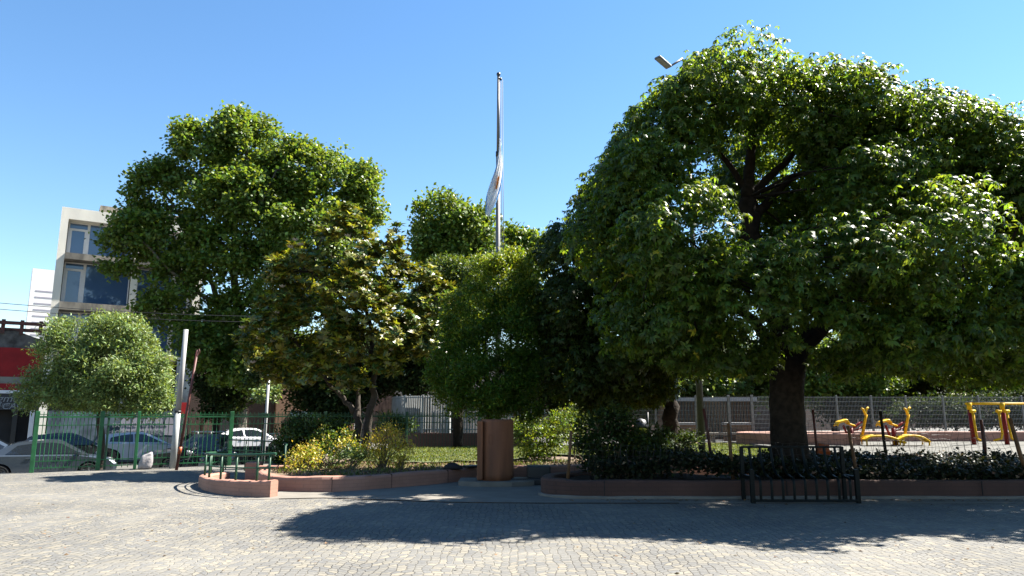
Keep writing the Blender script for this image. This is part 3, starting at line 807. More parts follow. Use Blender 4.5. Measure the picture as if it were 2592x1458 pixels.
netting('wire_netting_fence', 'sagging wire netting on leaning wooden stakes along the front planter', [(1436, 1203, 1446, 1092, 0.034, 'stake'), (1856, 1200, 1843, 1072, 0.036, 'stake'), (2172, 1205, 2146, 1078, 0.036, 'stake'), (2604, 1192, 2556, 1058, 0.042, 'stake')], 14.35, 0.27)
netting('wire_netting_fence', 'sagging wire netting on dark rusty stakes along the ivy wall', [(1800, 1150, 1781, 1034, 0.036, 'rust'), (2069, 1150, 2057, 1036, 0.032, 'rust'), (2243, 1150, 2228, 1041, 0.034, 'bark'), (2492, 1150, 2483, 1062, 0.045, 'rust')], 16.35, 0.6)

# ------------------------------------------------------------------ green picket fence along the street
fence = thing('picket_fence', 'tall green steel picket fence on the plaza edge by the parked cars', 'fence', F0)
posts_px = [80, 249, 344, 437, 584]
us = [0.0] + [onplane(px, 1100, 0)[0] for px in (255, 348, 442)] + [onplane(584, 1100, 0)[0]]
FT = 1.66
us2 = us + [us[-1] + 3.0, us[-1] + 6.0, us[-1] + 9.0]
for i, u in enumerate(us2):
    mb = MB(); hw = 0.055 if i in (0, 1, 4) else 0.04
    p = UV(u, 0, 0)
    mb.rbox(p + Vector((0, 0, FT / 2)), (2 * hw, 2 * hw, FT), 0.008, (DU, DV, Vector((0, 0, 1))))
    mb.build('post', M['green'] if i < 5 else M['darkgreen'], fence)  # far posts: same fence, shade put into the green
    if i == 1:
        mb = MB(); mb.rbox(UV(u + 0.17, 0.02, FT / 2), (0.06, 0.06, FT - 0.05), 0.006, (DU, DV, Vector((0, 0, 1)))); mb.build('post', M['darkgreen'], fence)
for i in range(len(us2) - 1):
    a, b = us2[i] + 0.05, us2[i + 1] - 0.05
    mb = MB()
    for z, h in ((1.50, 0.05), (1.57, 0.02), (1.27, 0.025), (0.12, 0.025), (0.30, 0.025)):
        mb.ubox(a, b, -0.018, 0.018, z - h / 2, z + h / 2)
    sp = 0.095 if i == 0 else 0.125
    k = int((b - a) / sp)
    for j in range(1, k):
        u = a + (b - a) * j / k
        p = UV(u + random.uniform(-.006, .006), 0.0, 0)
        mb.tube([p + Vector((0, 0, 0.06)), p + Vector((random.uniform(-.006, .006), 0, 1.64))], [0.0105, 0.0105], 5, 0, False, True)
    mb.build('picket_panel', M['green'] if i < 4 else M['darkgreen'], fence)  # far bays darker: the shade is painted in
# sack against the fence
u, _ = onplane(368, 1180, -0.25); p = UV(u, -0.25, 0)
mb = MB(); bm = bmesh.new(); bmesh.ops.create_icosphere(bm, subdivisions=3, radius=1)
vs = []
for v in bm.verts:
    x, y, z = v.co
    tz = (z + 1) / 2
    wd = 0.24 * (1 - 0.3 * tz) * (1 + 0.06 * math.sin(7 * z + 3 * x))
    sx = max(-1, min(1, x * 1.35)); zz = max(-0.93, min(0.95, z * 1.15))
    sx = math.copysign(abs(sx) ** 0.55, sx); zz = math.copysign(abs(zz) ** 0.6, zz)
    vs.append(p + DU * (sx * wd * (0.95 if sx < 0 else 0.72) + 0.07 * tz) + DV * (y * 0.16 + 0.02 * math.sin(9 * sx)) + Vector((0, 0, (zz + 0.96) / 1.93 * 0.47 * (1 + 0.14 * sx * tz))))
mb.add(vs, [[v.index for v in f.verts] for f in bm.faces], 0, True); bm.free()
tag(mb.build('sack', M['sack'], loc=p), 'bulging white cloth sack leaning on the green fence', 'sack')

# ------------------------------------------------------------------ poles
def pole(name, label, cat, b, t, r0, r1, m, grp=None):
    o = MB().tube([b, b * 0.66 + t * 0.34, b * 0.33 + t * 0.67, t], [r0, r0 * .67 + r1 * .33, r0 * .33 + r1 * .67, r1], 14).build(name, m, loc=b)
    return tag(o, label, cat, grp)
Yp = 21.55
b = W(436, 1186, Yp); b.z = 0; t = W(471, 834, Yp)
wp = thing('tapered_pole', 'tall pale pole grey below and white above at the fence', 'pole', b)
mid = b.lerp(t, 0.40)
mb = MB(); mb.tube([b, mid], [0.092, 0.082], 16); mb.build('lower_shaft', M['palegrey'], wp)
mb = MB(); mb.tube([mid, t], [0.080, 0.066], 16); mb.build('upper_shaft', M['whitepole'], wp)
mb = MB(); mb.tube([mid - Vector((0, 0, 0.03)), mid + Vector((0, 0, 0.03))], 0.095, 16); mb.build('band', M['darksteel'], wp)
b = W(446, 1196, 20.9); b.z = 0; t = W(500, 886, 20.9)
rd = thing('leaning_post', 'thin leaning red post beside the pale pole', 'post', b)
mb = MB(); mb.tube([b, t], [0.043, 0.034], 10); mb.build('shaft', M['rust'], rd)
mb = MB(); mb.tube([t + Vector((0.0, 0, 0.0)), t + Vector((0.05, 0, 0.03)), t + Vector((0.07, 0, -0.06)), t + Vector((0.045, 0, -0.16))], 0.012, 6); mb.build('hook', M['rust'], rd)
mb = MB(); q = b.lerp(t, 0.13); q2 = b.lerp(t, 0.19); mb.tube([q, q2], 0.05, 10); mb.build('orange_tape', M['orange'], rd)
Ys = 25.6
b = W(666, 1160, Ys); b.z = STZ + 0.08; t = W(681, 945, Ys)
sp = thing('street_sign_pole', 'slim white sign pole in front of the white car', 'sign pole', b)
mb = MB(); mb.tube([b, t], [0.06, 0.05], 10); mb.build('shaft', M['whitepole'], sp)
mb = MB(); mb.tube([t, t + Vector((0.02, 0, 0.5))], [0.052, 0.06], 8); mb.build('cap', M['blacksteel'], sp)
q = W(668, 1052, Ys - 0.1); mb = MB(); mb.rbox(q, (0.34, 0.05, 0.16), 0.01); mb.build('sign_plate', M['darkgreen'], sp)

# flagpole and flag
fp0 = Vector((-0.50, 24.6, 0.3)); ftop = W(1262, 196, 24.6); ftop.x = fp0.x
fl = thing('flagpole', 'tall stepped grey flagpole rising behind the trees', 'flagpole', fp0)
zs = W(1262, 388, 24.6).z
mb = MB(); mb.tube([fp0, Vector((fp0.x, fp0.y, zs))], [0.09, 0.078], 14); mb.build('lower_mast', M['pole'], fl)
mb = MB(); mb.tube([Vector((fp0.x, fp0.y, zs - 0.05)), ftop], [0.062, 0.05], 14); mb.build('upper_mast', M['pole'], fl)
mb = MB(); mb.tube([Vector((fp0.x, fp0.y, zs - 0.12)), Vector((fp0.x, fp0.y, zs + 0.06))], 0.092, 14); mb.build('collar', M['darksteel'], fl)
mb = MB(); mb.lathe([(0, 0.2), (0.07, 0.17), (0.075, 0.1), (0.05, 0.06), (0.05, 0.0)], ftop, 12); mb.build('finial', M['blacksteel'], fl)
mb = MB(); mb.tube([ftop + Vector((0, -0.02, -0.06)), ftop + Vector((0.12, -0.02, -0.08))], 0.05, 8); mb.build('pulley', M['blacksteel'], fl)
for dx in (0.085, 0.15):
    mb = MB(); mb.tube([ftop + Vector((dx, -0.03, -0.1)), Vector((fp0.x + dx + 0.06, fp0.y - 0.03, 6.2)), Vector((fp0.x + dx - 0.02, fp0.y - 0.03, 1.5))], 0.011, 5); mb.build('halyard', M['darksteel'], fl)
# hanging flag: pale blue, white, pale blue with a gold sun, limp in still air
edge = spline([W(1266, 352, 24.4), W(1267, 390, 24.4), W(1263, 430, 24.4), W(1254, 470, 24.4), W(1244, 505, 24.4), W(1233, 545, 24.4)], 8)
hw = spline([(0.02, 0, 0), (0.07, 0, 0), (0.13, 0, 0), (0.20, 0, 0), (0.19, 0, 0), (0.06, 0, 0)], 8)
vs, fs, mi = [], [], []
na, nb = len(edge), 22
for i in range(na):
    for j in range(nb):
        s = j / (nb - 1) * 2 - 1
        vs.append(edge[i] + Vector((s * hw[i].x, 0.11 * math.sin(s * 11 + i * 0.06) * min(1, hw[i].x * 6), -0.05 * s)))
for i in range(na - 1):
    for j in range(nb - 1):
        fs.append((i * nb + j, i * nb + j + 1, (i + 1) * nb + j + 1, (i + 1) * nb + j))
        st_ = abs((j + 0.5) / (nb - 1) * 2 - 1 + 0.1 * math.sin(i * 0.3))
        gold = 19 <= i <= 25 and 11 <= j <= 14
        mi.append(2 if gold else (1 if (st_ > 0.84) else 0))
me = bpy.data.meshes.new('flag'); fo = edge[0]
me.from_pydata([tuple(Vector(v) - fo) for v in vs], [], fs)
for k in ('flagwhite', 'flagblue', 'flaggold'): me.materials.append(M[k])
me.polygons.foreach_set('material_index', mi); me.polygons.foreach_set('use_smooth', [True] * len(fs)); me.update()
o = link('flag', me); o.location = fo
tag(o, 'limp pale blue and white flag with a gold sun on the flagpole', 'flag')

# street lamp
lb = W(1777, 1134, 25); lb.z = 0.3
lt = Vector((lb.x, lb.y, W(1731, 158, 25).z))
lampo = thing('street_lamp', 'dark lamp post with a flat lamp head above the big tree', 'street lamp', lb)
mb = MB(); mb.tube([lb, lb.lerp(lt, 0.3), lt], [0.125, 0.105, 0.06], 14); mb.build('post', M['darksteel'], lampo)
mb = MB(); hA = W(1693, 170, 24.4); hB = W(1664, 145, 24.0)
mb.tube([lt, lt + Vector((-0.1, -0.05, 0.12)), hA], [0.05, 0.045, 0.035], 8); mb.build('arm', M['lamp'], lampo)
ax = (hB - hA).normalized(); ay = ax.cross(Vector((0, 0, 1))).normalized(); az = ay.cross(ax)
if az.z < 0: az = -az
mb = MB(); hc = (hA + hB) / 2; ln = (hB - hA).length
mb.rbox(hc, (ln + 0.04, 0.27, 0.08), 0.025, (ax, ay, az)); mb.build('lamp_head', M['lamp'], lampo)
mb = MB(); mb.rbox(hc - az * 0.05, (ln - 0.04, 0.2, 0.02), 0.006, (ax, ay, az)); mb.build('diffuser', M['diffuser'], lampo)

# overhead wires
for (y0, y1, lab) in ((752, 797, 'upper thin wire crossing in front of the concrete building'), (768, 811, 'lower thin wire crossing in front of the concrete building')):
    a, b = W(-330, y0 - 17, 26.5), W(880, y1 + 4, 34)
    pts = [a.lerp(b, k / 16) + Vector((0, 0, -0.32 * (1 - (k / 8 - 1) ** 2))) for k in range(17)]
    tag(MB().tube(pts, 0.013, 5).build('overhead_wire', M['blacksteel'], loc=a), lab, 'wire', 'overhead wires')
# ------------------------------------------------------------------ buildings across the street
ZU = Vector((0, 0, 1))
def facade_uz(px, py, v):
    return onplane(px, py, v)
VB = 28.0
u0 = onplane(143, 650, VB)[0]; u1 = onplane(517, 640, VB)[0]
zt = onplane(161, 523, VB)[1]; zp = onplane(170, 553, VB)[1]
zA1 = onplane(160, 640, VB)[1]; zA0 = onplane(160, 656, VB)[1]
zB1 = onplane(150, 764, VB)[1]; zB0 = onplane(150, 784, VB)[1]
zC1 = zB1 - (zA1 - zB1); zC0 = zC1 - 0.35
um = onplane(341, 700, VB)[0]
DEP = 12.0
cb = thing('concrete_building', 'raw concrete apartment block with deep glazed bays behind the plane tree', 'building', UV(u0, VB, STZ + 0.12))
mb = MB()
mb.ubox(u0, u1, VB, VB + DEP, zp, zt)                                   # top beam and roof
mb.ubox(u0, u0 + 0.42, VB, VB + DEP, STZ, zp)                           # side walls, fins at the front
mb.ubox(u1 - 0.5, u1, VB, VB + DEP, STZ, zp)
mb.ubox(u0 + 0.42, u1 - 0.5, VB + DEP - 0.3, VB + DEP, STZ, zp)
mb.build('wall', M['concrete'], cb)
mb = MB(); mb.ubox(u0 + 2.1, u1 - 1.0, VB + 0.8, VB + 6, zt, zt + 0.62); mb.build('roof_parapet', M['slab'], cb)
for a, b in ((zA0, zA1), (zB0, zB1), (zC0, zC1)):
    mb = MB(); mb.ubox(u0 + 0.42, u1 - 0.5, VB - 0.35, VB + DEP - 0.3, a, b); mb.build('floor_slab', M['slab'], cb)
for a, b in ((zA1, zp), (zB1, zA0), (zC1, zB0), (STZ, zC0)):
    mb = MB(); mb.ubox(um - 0.19, um + 0.19, VB + 0.15, VB + 0.55, a, b); mb.build('column', M['concrete'], cb)
    mb = MB(); mb.ubox(u0 + 0.42, u1 - 0.5, VB + 2.6, VB + 2.7, a, b); mb.build('room', M['innerdark'], cb)
def bay(ua, ub, za, zb, door_left, dv=0.85):
    ww = 1.15
    d0, d1 = (ua, ua + ww) if door_left else (ub - ww, ub)
    w0, w1 = (d1, ub) if door_left else (ua, d0)
    v = VB + dv
    fr = MB()
    def frm(a, b, c, d, t=0.09):
        fr.ubox(a, b, v - 0.05, v + 0.05, c, c + t); fr.ubox(a, b, v - 0.05, v + 0.05, d - t, d)
        fr.ubox(a, a + t, v - 0.05, v + 0.05, c + t, d - t); fr.ubox(b - t, b, v - 0.05, v + 0.05, c + t, d - t)
    top = zb - 0.55
    frm(d0, d1, za, zb); fr.ubox(d0 + 0.09, d1 - 0.09, v - 0.048, v + 0.048, top, top + 0.14)
    fr.ubox(d0 + 0.09, d0 + 0.22, v - 0.045, v + 0.045, za + 0.09, top); fr.ubox(d1 - 0.22, d1 - 0.09, v - 0.045, v + 0.045, za + 0.09, top)
    frm(w0 + 0.003, w1, za, zb, 0.06)
    f = fr.build('window', M['frame'], cb)
    MB().ubox(d0 + 0.2, d1 - 0.2, v - 0.01, v + 0.01, za + 0.08, top).ubox(d0 + 0.08, d1 - 0.08, v - 0.01, v + 0.01, top + 0.13, zb - 0.08).ubox(w0 + 0.05, w1 - 0.05, v - 0.012, v + 0.012, za + 0.05, zb - 0.05).build('pane', M['glass'], f)
for a, b in ((zA1, zp), (zB1, zA0), (zC1, zB0)):
    bay(u0 + 0.46, um - 0.22, a, b, True)
    bay(um + 0.22, u1 - 0.55, a, b, False)
mb = MB(); mb.ubox(u0 + 0.42, um + 0.2, VB + 0.3, VB + 0.4, STZ + 2.35, zC0); mb.build('fascia', M['innerdark'], cb)
q0 = onplane(447, 930, VB - 0.45)[0]; q1 = onplane(486, 930, VB - 0.45)[0]
mb = MB(); mb.ubox(q0, q1, VB - 0.5, VB - 0.42, 1.5, 5.2); pb = mb.build('poster_board', M['mural'], cb)
mb = MB(); mb.ubox(q0 + 0.12, q1 - 0.12, VB - 0.51, VB - 0.505, 1.55, 2.3); mb.build('poster_base', M['shopred'], pb)
mb = MB(); mb.ubox(q1 + 0.05, q1 + 0.75, VB - 0.4, VB - 0.1, STZ, 6.0); mb.build('pier', M['brickred'], cb)

# mural wall behind the white hatchback
m0 = onplane(120, 1060, VB - 2.6)[0]; m1 = onplane(440, 1060, VB - 2.6)[0]
mw = thing('mural_wall', 'blue painted mural wall with white lettering behind the pale hatchback', 'wall', UV((m0 + m1) / 2, VB - 2.6, STZ + 0.12))
MB().ubox(m0, m1, VB - 2.7, VB - 2.5, STZ, 1.75).build('wall', M['mural'], mw)
ta = onplane(283, 1086, VB - 2.72)
textmesh('DONDE HISTORIA', 0.36, 'lettering', M['muralwhite'], mw, UV(ta[0], VB - 2.72, 0.78), STREET_RZ)
textmesh('LOS QUE QUIEREN', 0.34, 'lettering', M['muralwhite'], mw, UV(ta[0], VB - 2.72, 0.36), STREET_RZ)
mb = MB()
for k in range(5):
    uu = m0 + (m1 - m0) * (0.60 + 0.09 * k)
    mb.prism([(uu - 0.32, 0.3), (uu + 0.3, 0.25), (uu + 0.22, 1.2), (uu, 1.5), (uu - 0.25, 1.15)], VB - 2.715, VB - 2.705, lambda p, q, t: UV(p, t, q))
mb.build('painted_figures', M['towergrey'], mw)

# red shop on the left edge
VS = 28.6
s0 = onplane(-260, 950, VS)[0]; s1 = u0 - 0.05
zz = lambda y: onplane(30, y, VS)[1]
shop = thing('red_shop', 'red and cream shop front with a dark sign at the left edge', 'shop', UV(s1 - 3, VS, STZ + 0.12))
MB().ubox(s0, s1, VS, VS + 9, zz(954), zz(880)).build('upper_wall', M['shopred'], shop)
MB().ubox(s0, s1, VS - 0.05, VS + 8.9, zz(971), zz(954)).build('cream_band', M['cream'], shop)
MB().ubox(s0, s1, VS - 0.15, VS + 8.8, zz(988), zz(971)).build('awning_band', M['shopred'], shop)
MB().ubox(s0, s1, VS - 0.2, VS + 8.7, zz(996), zz(988)).build('white_band', M['frame'], shop)
MB().ubox(s0, s1, VS - 0.1, VS + 8.6, zz(1037), zz(996)).build('sign_board', M['shopdark'], shop)
MB().ubox(s0, s1, VS + 0.8, VS + 8.5, STZ, zz(1037)).build('shop_interior', M['innerdark'], shop)
for px in (35, 78):
    a = onplane(px, 1080, VS)[0]; MB().ubox(a - 0.12, a + 0.12, VS + 0.02, VS + 0.6, STZ, zz(1037)).build('door_post', M['frame'] if px == 78 else M['blacksteel'], shop)
a = onplane(-6, 1000, VS)[0]
textmesh('gmur', 0.62, 'lettering', M['muralwhite'], shop, UV(a, VS - 0.12, zz(1002) - 0.36), STREET_RZ, 0.01, 0.25)
textmesh('CARS', 0.52, 'lettering', M['muralwhite'], shop, UV(a + 0.25, VS - 0.12, zz(1002) - 0.78), STREET_RZ, 0.01, 0.25)
textmesh('S MUEBLES P', 0.24, 'lettering', M['muralwhite'], shop, UV(a - 0.2, VS - 0.12, zz(1020) - 0.2), STREET_RZ)
g0 = onplane(-60, 850, VS + 0.4)
gb = MB(); ga = onplane(-140, 850, VS)[0]; gz = zz(880)
gb.prism([(ga, gz), (s1 - 0.05, gz), (s1 - 0.05, gz + 0.5), (onplane(30, 840, VS)[0], zz(832)), (ga, zz(832))], VS + 0.3, VS + 0.7, lambda p, q, t: UV(p, t, q))
gb.build('gable', M['oldwall'], shop)
pg = thing('red_pergola', 'dark red steel pergola frame above the old gable', 'pergola', UV(s1 - 3, VS + 0.5, zz(832)))
for y in (817, 833):
    MB().ubox(s0, s1 - 0.02, VS - 0.02 + (y - 817) * 0.02, VS + 0.16 + (y - 817) * 0.02, zz(y) - 0.1, zz(y) + 0.1).build('beam', M['rust'], pg)
for px in (-60, 8, 56, 104):
    a = onplane(px, 820, VS)[0]
    MB().ubox(a - 0.1, a + 0.1, VS + 0.18, VS + 0.29, zz(844), zz(808)).build('post', M['rust'], pg)

# white tower far away, its lit broad face turned to the right
D_T = 260
tA, tB = W(76, 740, D_T), W(121, 740, D_T)
zTop = W(80, 679, D_T).z
TX = Vector((0.80, 0.60, 0)); TY = Vector((-0.60, 0.80, 0)); TW = (tB.x - tA.x) / 0.66
T0 = Vector((tA.x, D_T, 0))
def tbox(mb, x0, x1, y0, y1, z0, z1):
    return mb.box(T0 + TX * ((x0 + x1) / 2) + TY * ((y0 + y1) / 2) + Vector((0, 0, (z0 + z1) / 2)), (x1 - x0, y1 - y0, z1 - z0), (TX, TY, ZU))
tw = thing('white_tower', 'slim white high rise with rows of slot windows far behind', 'tower', T0 + Vector((0, 0, STZ)))
tbox(MB(), 0, TW, 0, 4.5, STZ, zTop).build('shaft', M['tower'], tw)
tbox(MB(), 0.6, TW - 2, 4.5, 8.0, STZ, zTop - 6).build('side_core', M['towergrey'], tw)  # shade of this side is put into its colour
tbox(MB(), TW, TW + 1.6, 0.8, 4.0, STZ, zTop - 9).build('balcony_stack', M['tower'], tw)
for k in range(13):
    z = zTop - 8.6 - k * 2.35
    tbox(MB(), 1.6, TW - 2.6, -0.06, 0.3, z, z + 0.5).build('window', M['towergrey'], tw)
for k in range(9):
    z = zTop - 10.5 - k * 2.35
    tbox(MB(), TW - 0.4, TW + 2.0, 0.2, 0.75, z, z + 0.6).build('balcony', M['towergrey'], tw)

# brick houses behind the plane tree
h0 = onplane(530, 900, 29.5)[0]; h1 = onplane(704, 900, 29.5)[0]; h2 = onplane(900, 900, 29.5)[0]
bh = thing('red_brick_house', 'dark red brick house in shade behind the plane trunk', 'house', UV((h0 + h1) / 2, 29.5, STZ + 0.12))
MB().ubox(h0, h1 - 0.02, 29.5, 38, STZ, 5.6).build('wall', M['brickred'], bh)
for px in (548, 640):
    a = onplane(px, 950, 29.5)[0]; f = MB().ubox(a - 0.7, a + 0.7, 29.42, 29.6, 2.6, 4.4).build('window', M['frame'], bh)
    MB().ubox(a - 0.6, a + 0.6, 29.40, 29.415, 2.7, 4.3).build('pane', M['darkglass'], f)
MB().ubox(h0 + 1, h0 + 2.2, 29.44, 29.6, STZ, 2.0).build('door', M['blacksteel'], bh)
oh = thing('orange_brick_house', 'orange brick house with teal shutters behind the garden bed', 'house', UV((h1 + h2) / 2, 29.2, STZ + 0.12))
MB().ubox(h1, h2, 29.2, 38, STZ, 6.2).build('wall', M['brickorange'], oh)
a = onplane(738, 1060, 29.2)[0]; b = onplane(792, 1060, 29.2)[0]
f = MB().ubox(a - .1, b + .1, 29.1, 29.25, -0.3, 1.75).build('shutter', M['teal'], oh)
for k in range(4):
    c = a + (b - a) * (k + 0.5) / 4
    MB().ubox(c - 0.22, c + 0.22, 29.08, 29.095, 0.75, 1.35).build('pane', M['darkglass'], f)
# street railing behind the white car
sr = thing('street_railing', 'low pale blue railing behind the white sloping car', 'railing', UV(onplane(650, 1100, 22.6)[0], 22.6, STZ + 0.12))
a = onplane(612, 1100, 22.6)[0]; b = onplane(708, 1100, 22.6)[0]
mb = MB()
for z in (0.35, 0.12, -0.5): mb.ubox(a, b, 22.58, 22.62, z - 0.02, z + 0.02)
for k in range(22):
    u = a + (b - a) * k / 21; mb.ubox(u - 0.015, u + 0.015, 22.585, 22.615, STZ + 0.12, 0.35)
mb.build('railing_panel', M['teal'], sr)

# a far wall of houses closing the street on the right, seen only through gaps
for (pa, pb, v, z, m, lab) in ((1000, 1290, 30, 5.5, 'oldwall', 'grey rendered house behind the picket enclosure'), (1290, 1700, 34, 6.5, 'brickred', 'long brick building seen through leaf gaps behind the dark tree'), (1980, 2180, 36, 4.2, 'brickred', 'low dark brick house glimpsed behind the mesh fence'), (2200, 2700, 37, 4.6, 'brickred', 'long dark brick house glimpsed through the trees at the right edge')):
    a = onplane(pa, 1000, v)[0]; b = onplane(pb, 1000, v)[0]
    hs = thing('background_house', lab, 'house', UV((a + b) / 2, v, STZ + 0.12))
    MB().ubox(a, b, v, v + 8, STZ, z).build('wall', M[m], hs)
    k = int((b - a) / 3)
    for j in range(k if v < 36 else 0):
        c = a + (b - a) * (j + 0.5) / k
        f = MB().ubox(c - 0.6, c + 0.6, v - 0.05, v + 0.1, 1.6, 3.2).build('window', M['frame'], hs)
        MB().ubox(c - 0.52, c + 0.52, v - 0.06, v - 0.052, 1.68, 3.12).build('pane', M['darkglass'], f)

# ------------------------------------------------------------------ picket enclosure behind the lawn
ep = spline([W(1345, 1100, 28.3), W(1230, 1100, 28.4), W(1130, 1100, 28.5), W(1060, 1100, 28.7), W(1012, 1100, 29.5), W(992, 1100, 31.0), W(990, 1100, 34.0)], 7)
ep = [Vector((p.x, p.y, 0)) for p in ep]
enc = thing('picket_enclosure', 'curved pale steel picket enclosure on a brown base wall behind the lawn', 'enclosure', ep[14])
mb = MB(); wallsweep(mb, ep, 0.3, 0.2, 0.84, 0.03); mb.build('base_wall', M['salmon_mid'], enc)
mb = MB(); tot = 0; d = 0.0; step = 0.105
for a, b in zip(ep[:-1], ep[1:]):
    seg = (b - a).length
    while d < seg:
        q = a.lerp(b, d / seg); dr = (b - a).normalized(); nn = Vector((-dr.y, dr.x, 0))
        mb.box(q + Vector((0, 0, 1.57)), (0.042, 0.03, 1.44), (dr, nn, ZU)); d += step
    d -= seg
mb.build('picket_panel', M['palegrey'], enc)
mb = MB()
for z in (0.98, 2.24): mb.tube([p + Vector((0, 0, z)) for p in ep], 0.022, 6)
mb.build('rail', M['palegrey'], enc)
for k in (3, 8, 14, 20, 26):
    mb = MB(); mb.rbox(ep[k] + Vector((0, -0.04, 1.57)), (0.09, 0.09, 1.5), 0.01); mb.build('post', M['palegrey'], enc)
mb = MB(); back = [p + Vector((0.30, 0.22, 0)) for p in ep[20:36]]
wallsweep(mb, back, 0.06, 0.3, 2.28, 0.01); mb.build('sheet_panel', M['oldwall'], enc)
mb = MB(); mb.bbox(-3.4, -2.6, 30.2, 30.9, 0.3, 1.7); tag(mb.build('meter_cabinet', M['palegrey'], loc=(-3, 30.5, 0.3)), 'pale cabinet standing inside the picket enclosure', 'cabinet')

# ------------------------------------------------------------------ wire mesh fence round the court
mf = thing('mesh_fence', 'long grey wire mesh fence running behind the court and machines', 'fence', (12, 32.2, 0.3))
fpx = [1560, 1660, 1762, 1846, 1905, 2028, 2120, 2208, 2296, 2390, 2480, 2590, 2690]
fy = [33.2, 32.8, 32.4, 31.8, 31.5, 32.0, 32.1, 32.2, 32.2, 32.2, 32.2, 32.2, 32.2]
pts = [Vector((W(px, 1050, y).x, y, 0)) for px, y in zip(fpx, fy)]
for i, p in enumerate(pts):
    mb = MB(); mb.rbox(p + Vector((0, 0, 1.36)), (0.11 if i in (3, 4, 5) else 0.07, 0.07, 2.05), 0.008); mb.build('post', M['steel'], mf)
for i, (a, b) in enumerate(zip(pts[:-1], pts[1:])):
    dr = (b - a).normalized(); ln = (b - a).length; nn = Vector((-dr.y, dr.x, 0))
    mb = MB(); k = int(ln / 0.065)
    for j in range(1, k):
        mb.box(a + dr * (ln * j / k) + Vector((0, 0, 1.36)), (0.012, 0.010, 1.98), (dr, nn, ZU))
    for z in np.arange(0.4, 2.4, 0.19):
        mb.box((a + b) / 2 + nn * -0.008 + Vector((0, 0, z)), (ln - 0.08, 0.007, 0.019), (dr, nn, ZU))
    mb.build('mesh_panel', M['steel'], mf)
# kiosk with a slatted front, two brick planters, bin, seats behind the fence
k0, k1 = W(1690, 1060, 36).x, W(1905, 1060, 36).x
kio = thing('slatted_kiosk', 'low kiosk of dark slats with a white roof edge behind the mesh fence', 'kiosk', ((k0 + k1) / 2, 36, 0.3))
mb = MB(); mb.bbox(k0, k1, 36.06, 39, 0.3, 2.2); mb.build('wall', M['brickorange'], kio)
mb = MB()
for j in range(26):
    x = k0 + 0.08 + (k1 - k0 - 0.16) * j / 25; mb.bbox(x - 0.035, x + 0.035, 36.0, 36.055, 0.35, 2.18)
mb.build('slats', M['darksteel'], kio)
mb = MB(); mb.bbox(k0 - 0.2, k1 + 0.2, 35.8, 39.2, 2.2, 2.38); mb.build('roof', M['whitepole'], kio)
for (px, lab) in ((1728, 'brick planter box with white capping left of the kiosk'), (1866, 'brick planter box with white capping right of the lamp post')):
    x = W(px, 1080, 34).x
    bx = thing('brick_planter', lab, 'planter', (x, 34, 0.3))
    MB().bbox(x - 0.55, x + 0.55, 33.7, 34.4, 0.3, 1.06).build('box', M['brickorange'], bx)
    MB().bbox(x - 0.6, x + 0.6, 33.65, 34.45, 1.06, 1.17).build('capping', M['whitepole'], bx)
x = W(1780, 1090, 33.6).x
mb = MB(); mb.bbox(x - 1.4, x + 2.2, 33.3, 33.7, 0.62, 0.72)
for q in (-1.3, 0.4, 2.1): mb.bbox(x + q - 0.06, x + q + 0.06, 33.35, 33.65, 0.3, 0.62)
tag(mb.build('long_seat', M['cream'], loc=(x, 33.5, 0.3)), 'long pale seat in front of the slatted kiosk', 'seat')
mb = MB(); q = W(1590, 1094, 31.5); mb.rbox((q.x, 31.5, 0.72), (0.9, 0.5, 0.7), 0.04); o = mb.build('stone_block', M['salmon'], loc=(q.x, 31.5, 0.3))
tag(o, 'salmon block with a pale cloth next to the yellow bin', 'block')
q = W(1622, 1090, 30.8); q.z = 0.34
bn = thing('litter_bin', 'bright yellow litter bin with a black lid behind the dark tree', 'bin', q)
MB().lathe([(0.0, 0.0), (0.22, 0.0), (0.26, 0.62), (0.27, 0.66), (0.0, 0.66)], q, 20).build('bin_body', M['binyellow'], bn)
MB().lathe([(0.29, 0.66), (0.30, 0.74), (0.22, 0.98), (0.0, 1.05)], q, 20).build('lid', M['blacksteel'], bn)
MB().tube([q + Vector((0.33, 0.1, 0)), q + Vector((0.33, 0.1, 1.3))], 0.04, 8).build('post', M['darksteel'], bn)

# ------------------------------------------------------------------ exercise machines on the court
ym = 28.0
def P(px, py, dy=0.0): return W(px, py, ym) + Vector((0, dy, 0))
base = P(2159, 1126); base.z = 0.40
ex = thing('exercise_bike', 'left yellow and red outdoor exercise bike', 'exercise machine', base, 0, 'exercise bikes on the court')
MB().tube([base, P(2154, 1083)], [0.1, 0.085], 10).build('post', M['red'], ex)
MB().tube([base, base + Vector((0, 0, 0.02))], 0.14, 12).build('base_plate', M['red'], ex)
mb = MB(); vs, fs = [], []
sp_ = spline([P(2114, 1077), P(2119, 1068), P(2132, 1064), P(2141, 1062), P(2147, 1070)], 4)
for p in sp_:
    for d in (-0.17, -0.10, 0.10, 0.17): vs.append(p + Vector((0, d, -0.02 if abs(d) > 0.15 else 0.02)))
for i in range(len(sp_) - 1):
    for j in range(3): fs.append((i * 4 + j, i * 4 + j + 1, i * 4 + 5 + j, i * 4 + 4 + j))
mb.add(vs, fs, 0, True); o = mb.build('saddle', M['yellow'], ex); q = o.modifiers.new('thickness', 'SOLIDIFY'); q.thickness = 0.05
MB().tube([P(2134, 1076), P(2140, 1090), P(2146, 1106)], 0.045, 8).build('saddle_stem', M['red'], ex)
MB().tube([P(2143, 1071), P(2166, 1079)], 0.042, 8).build('link_bar', M['yellow'], ex)
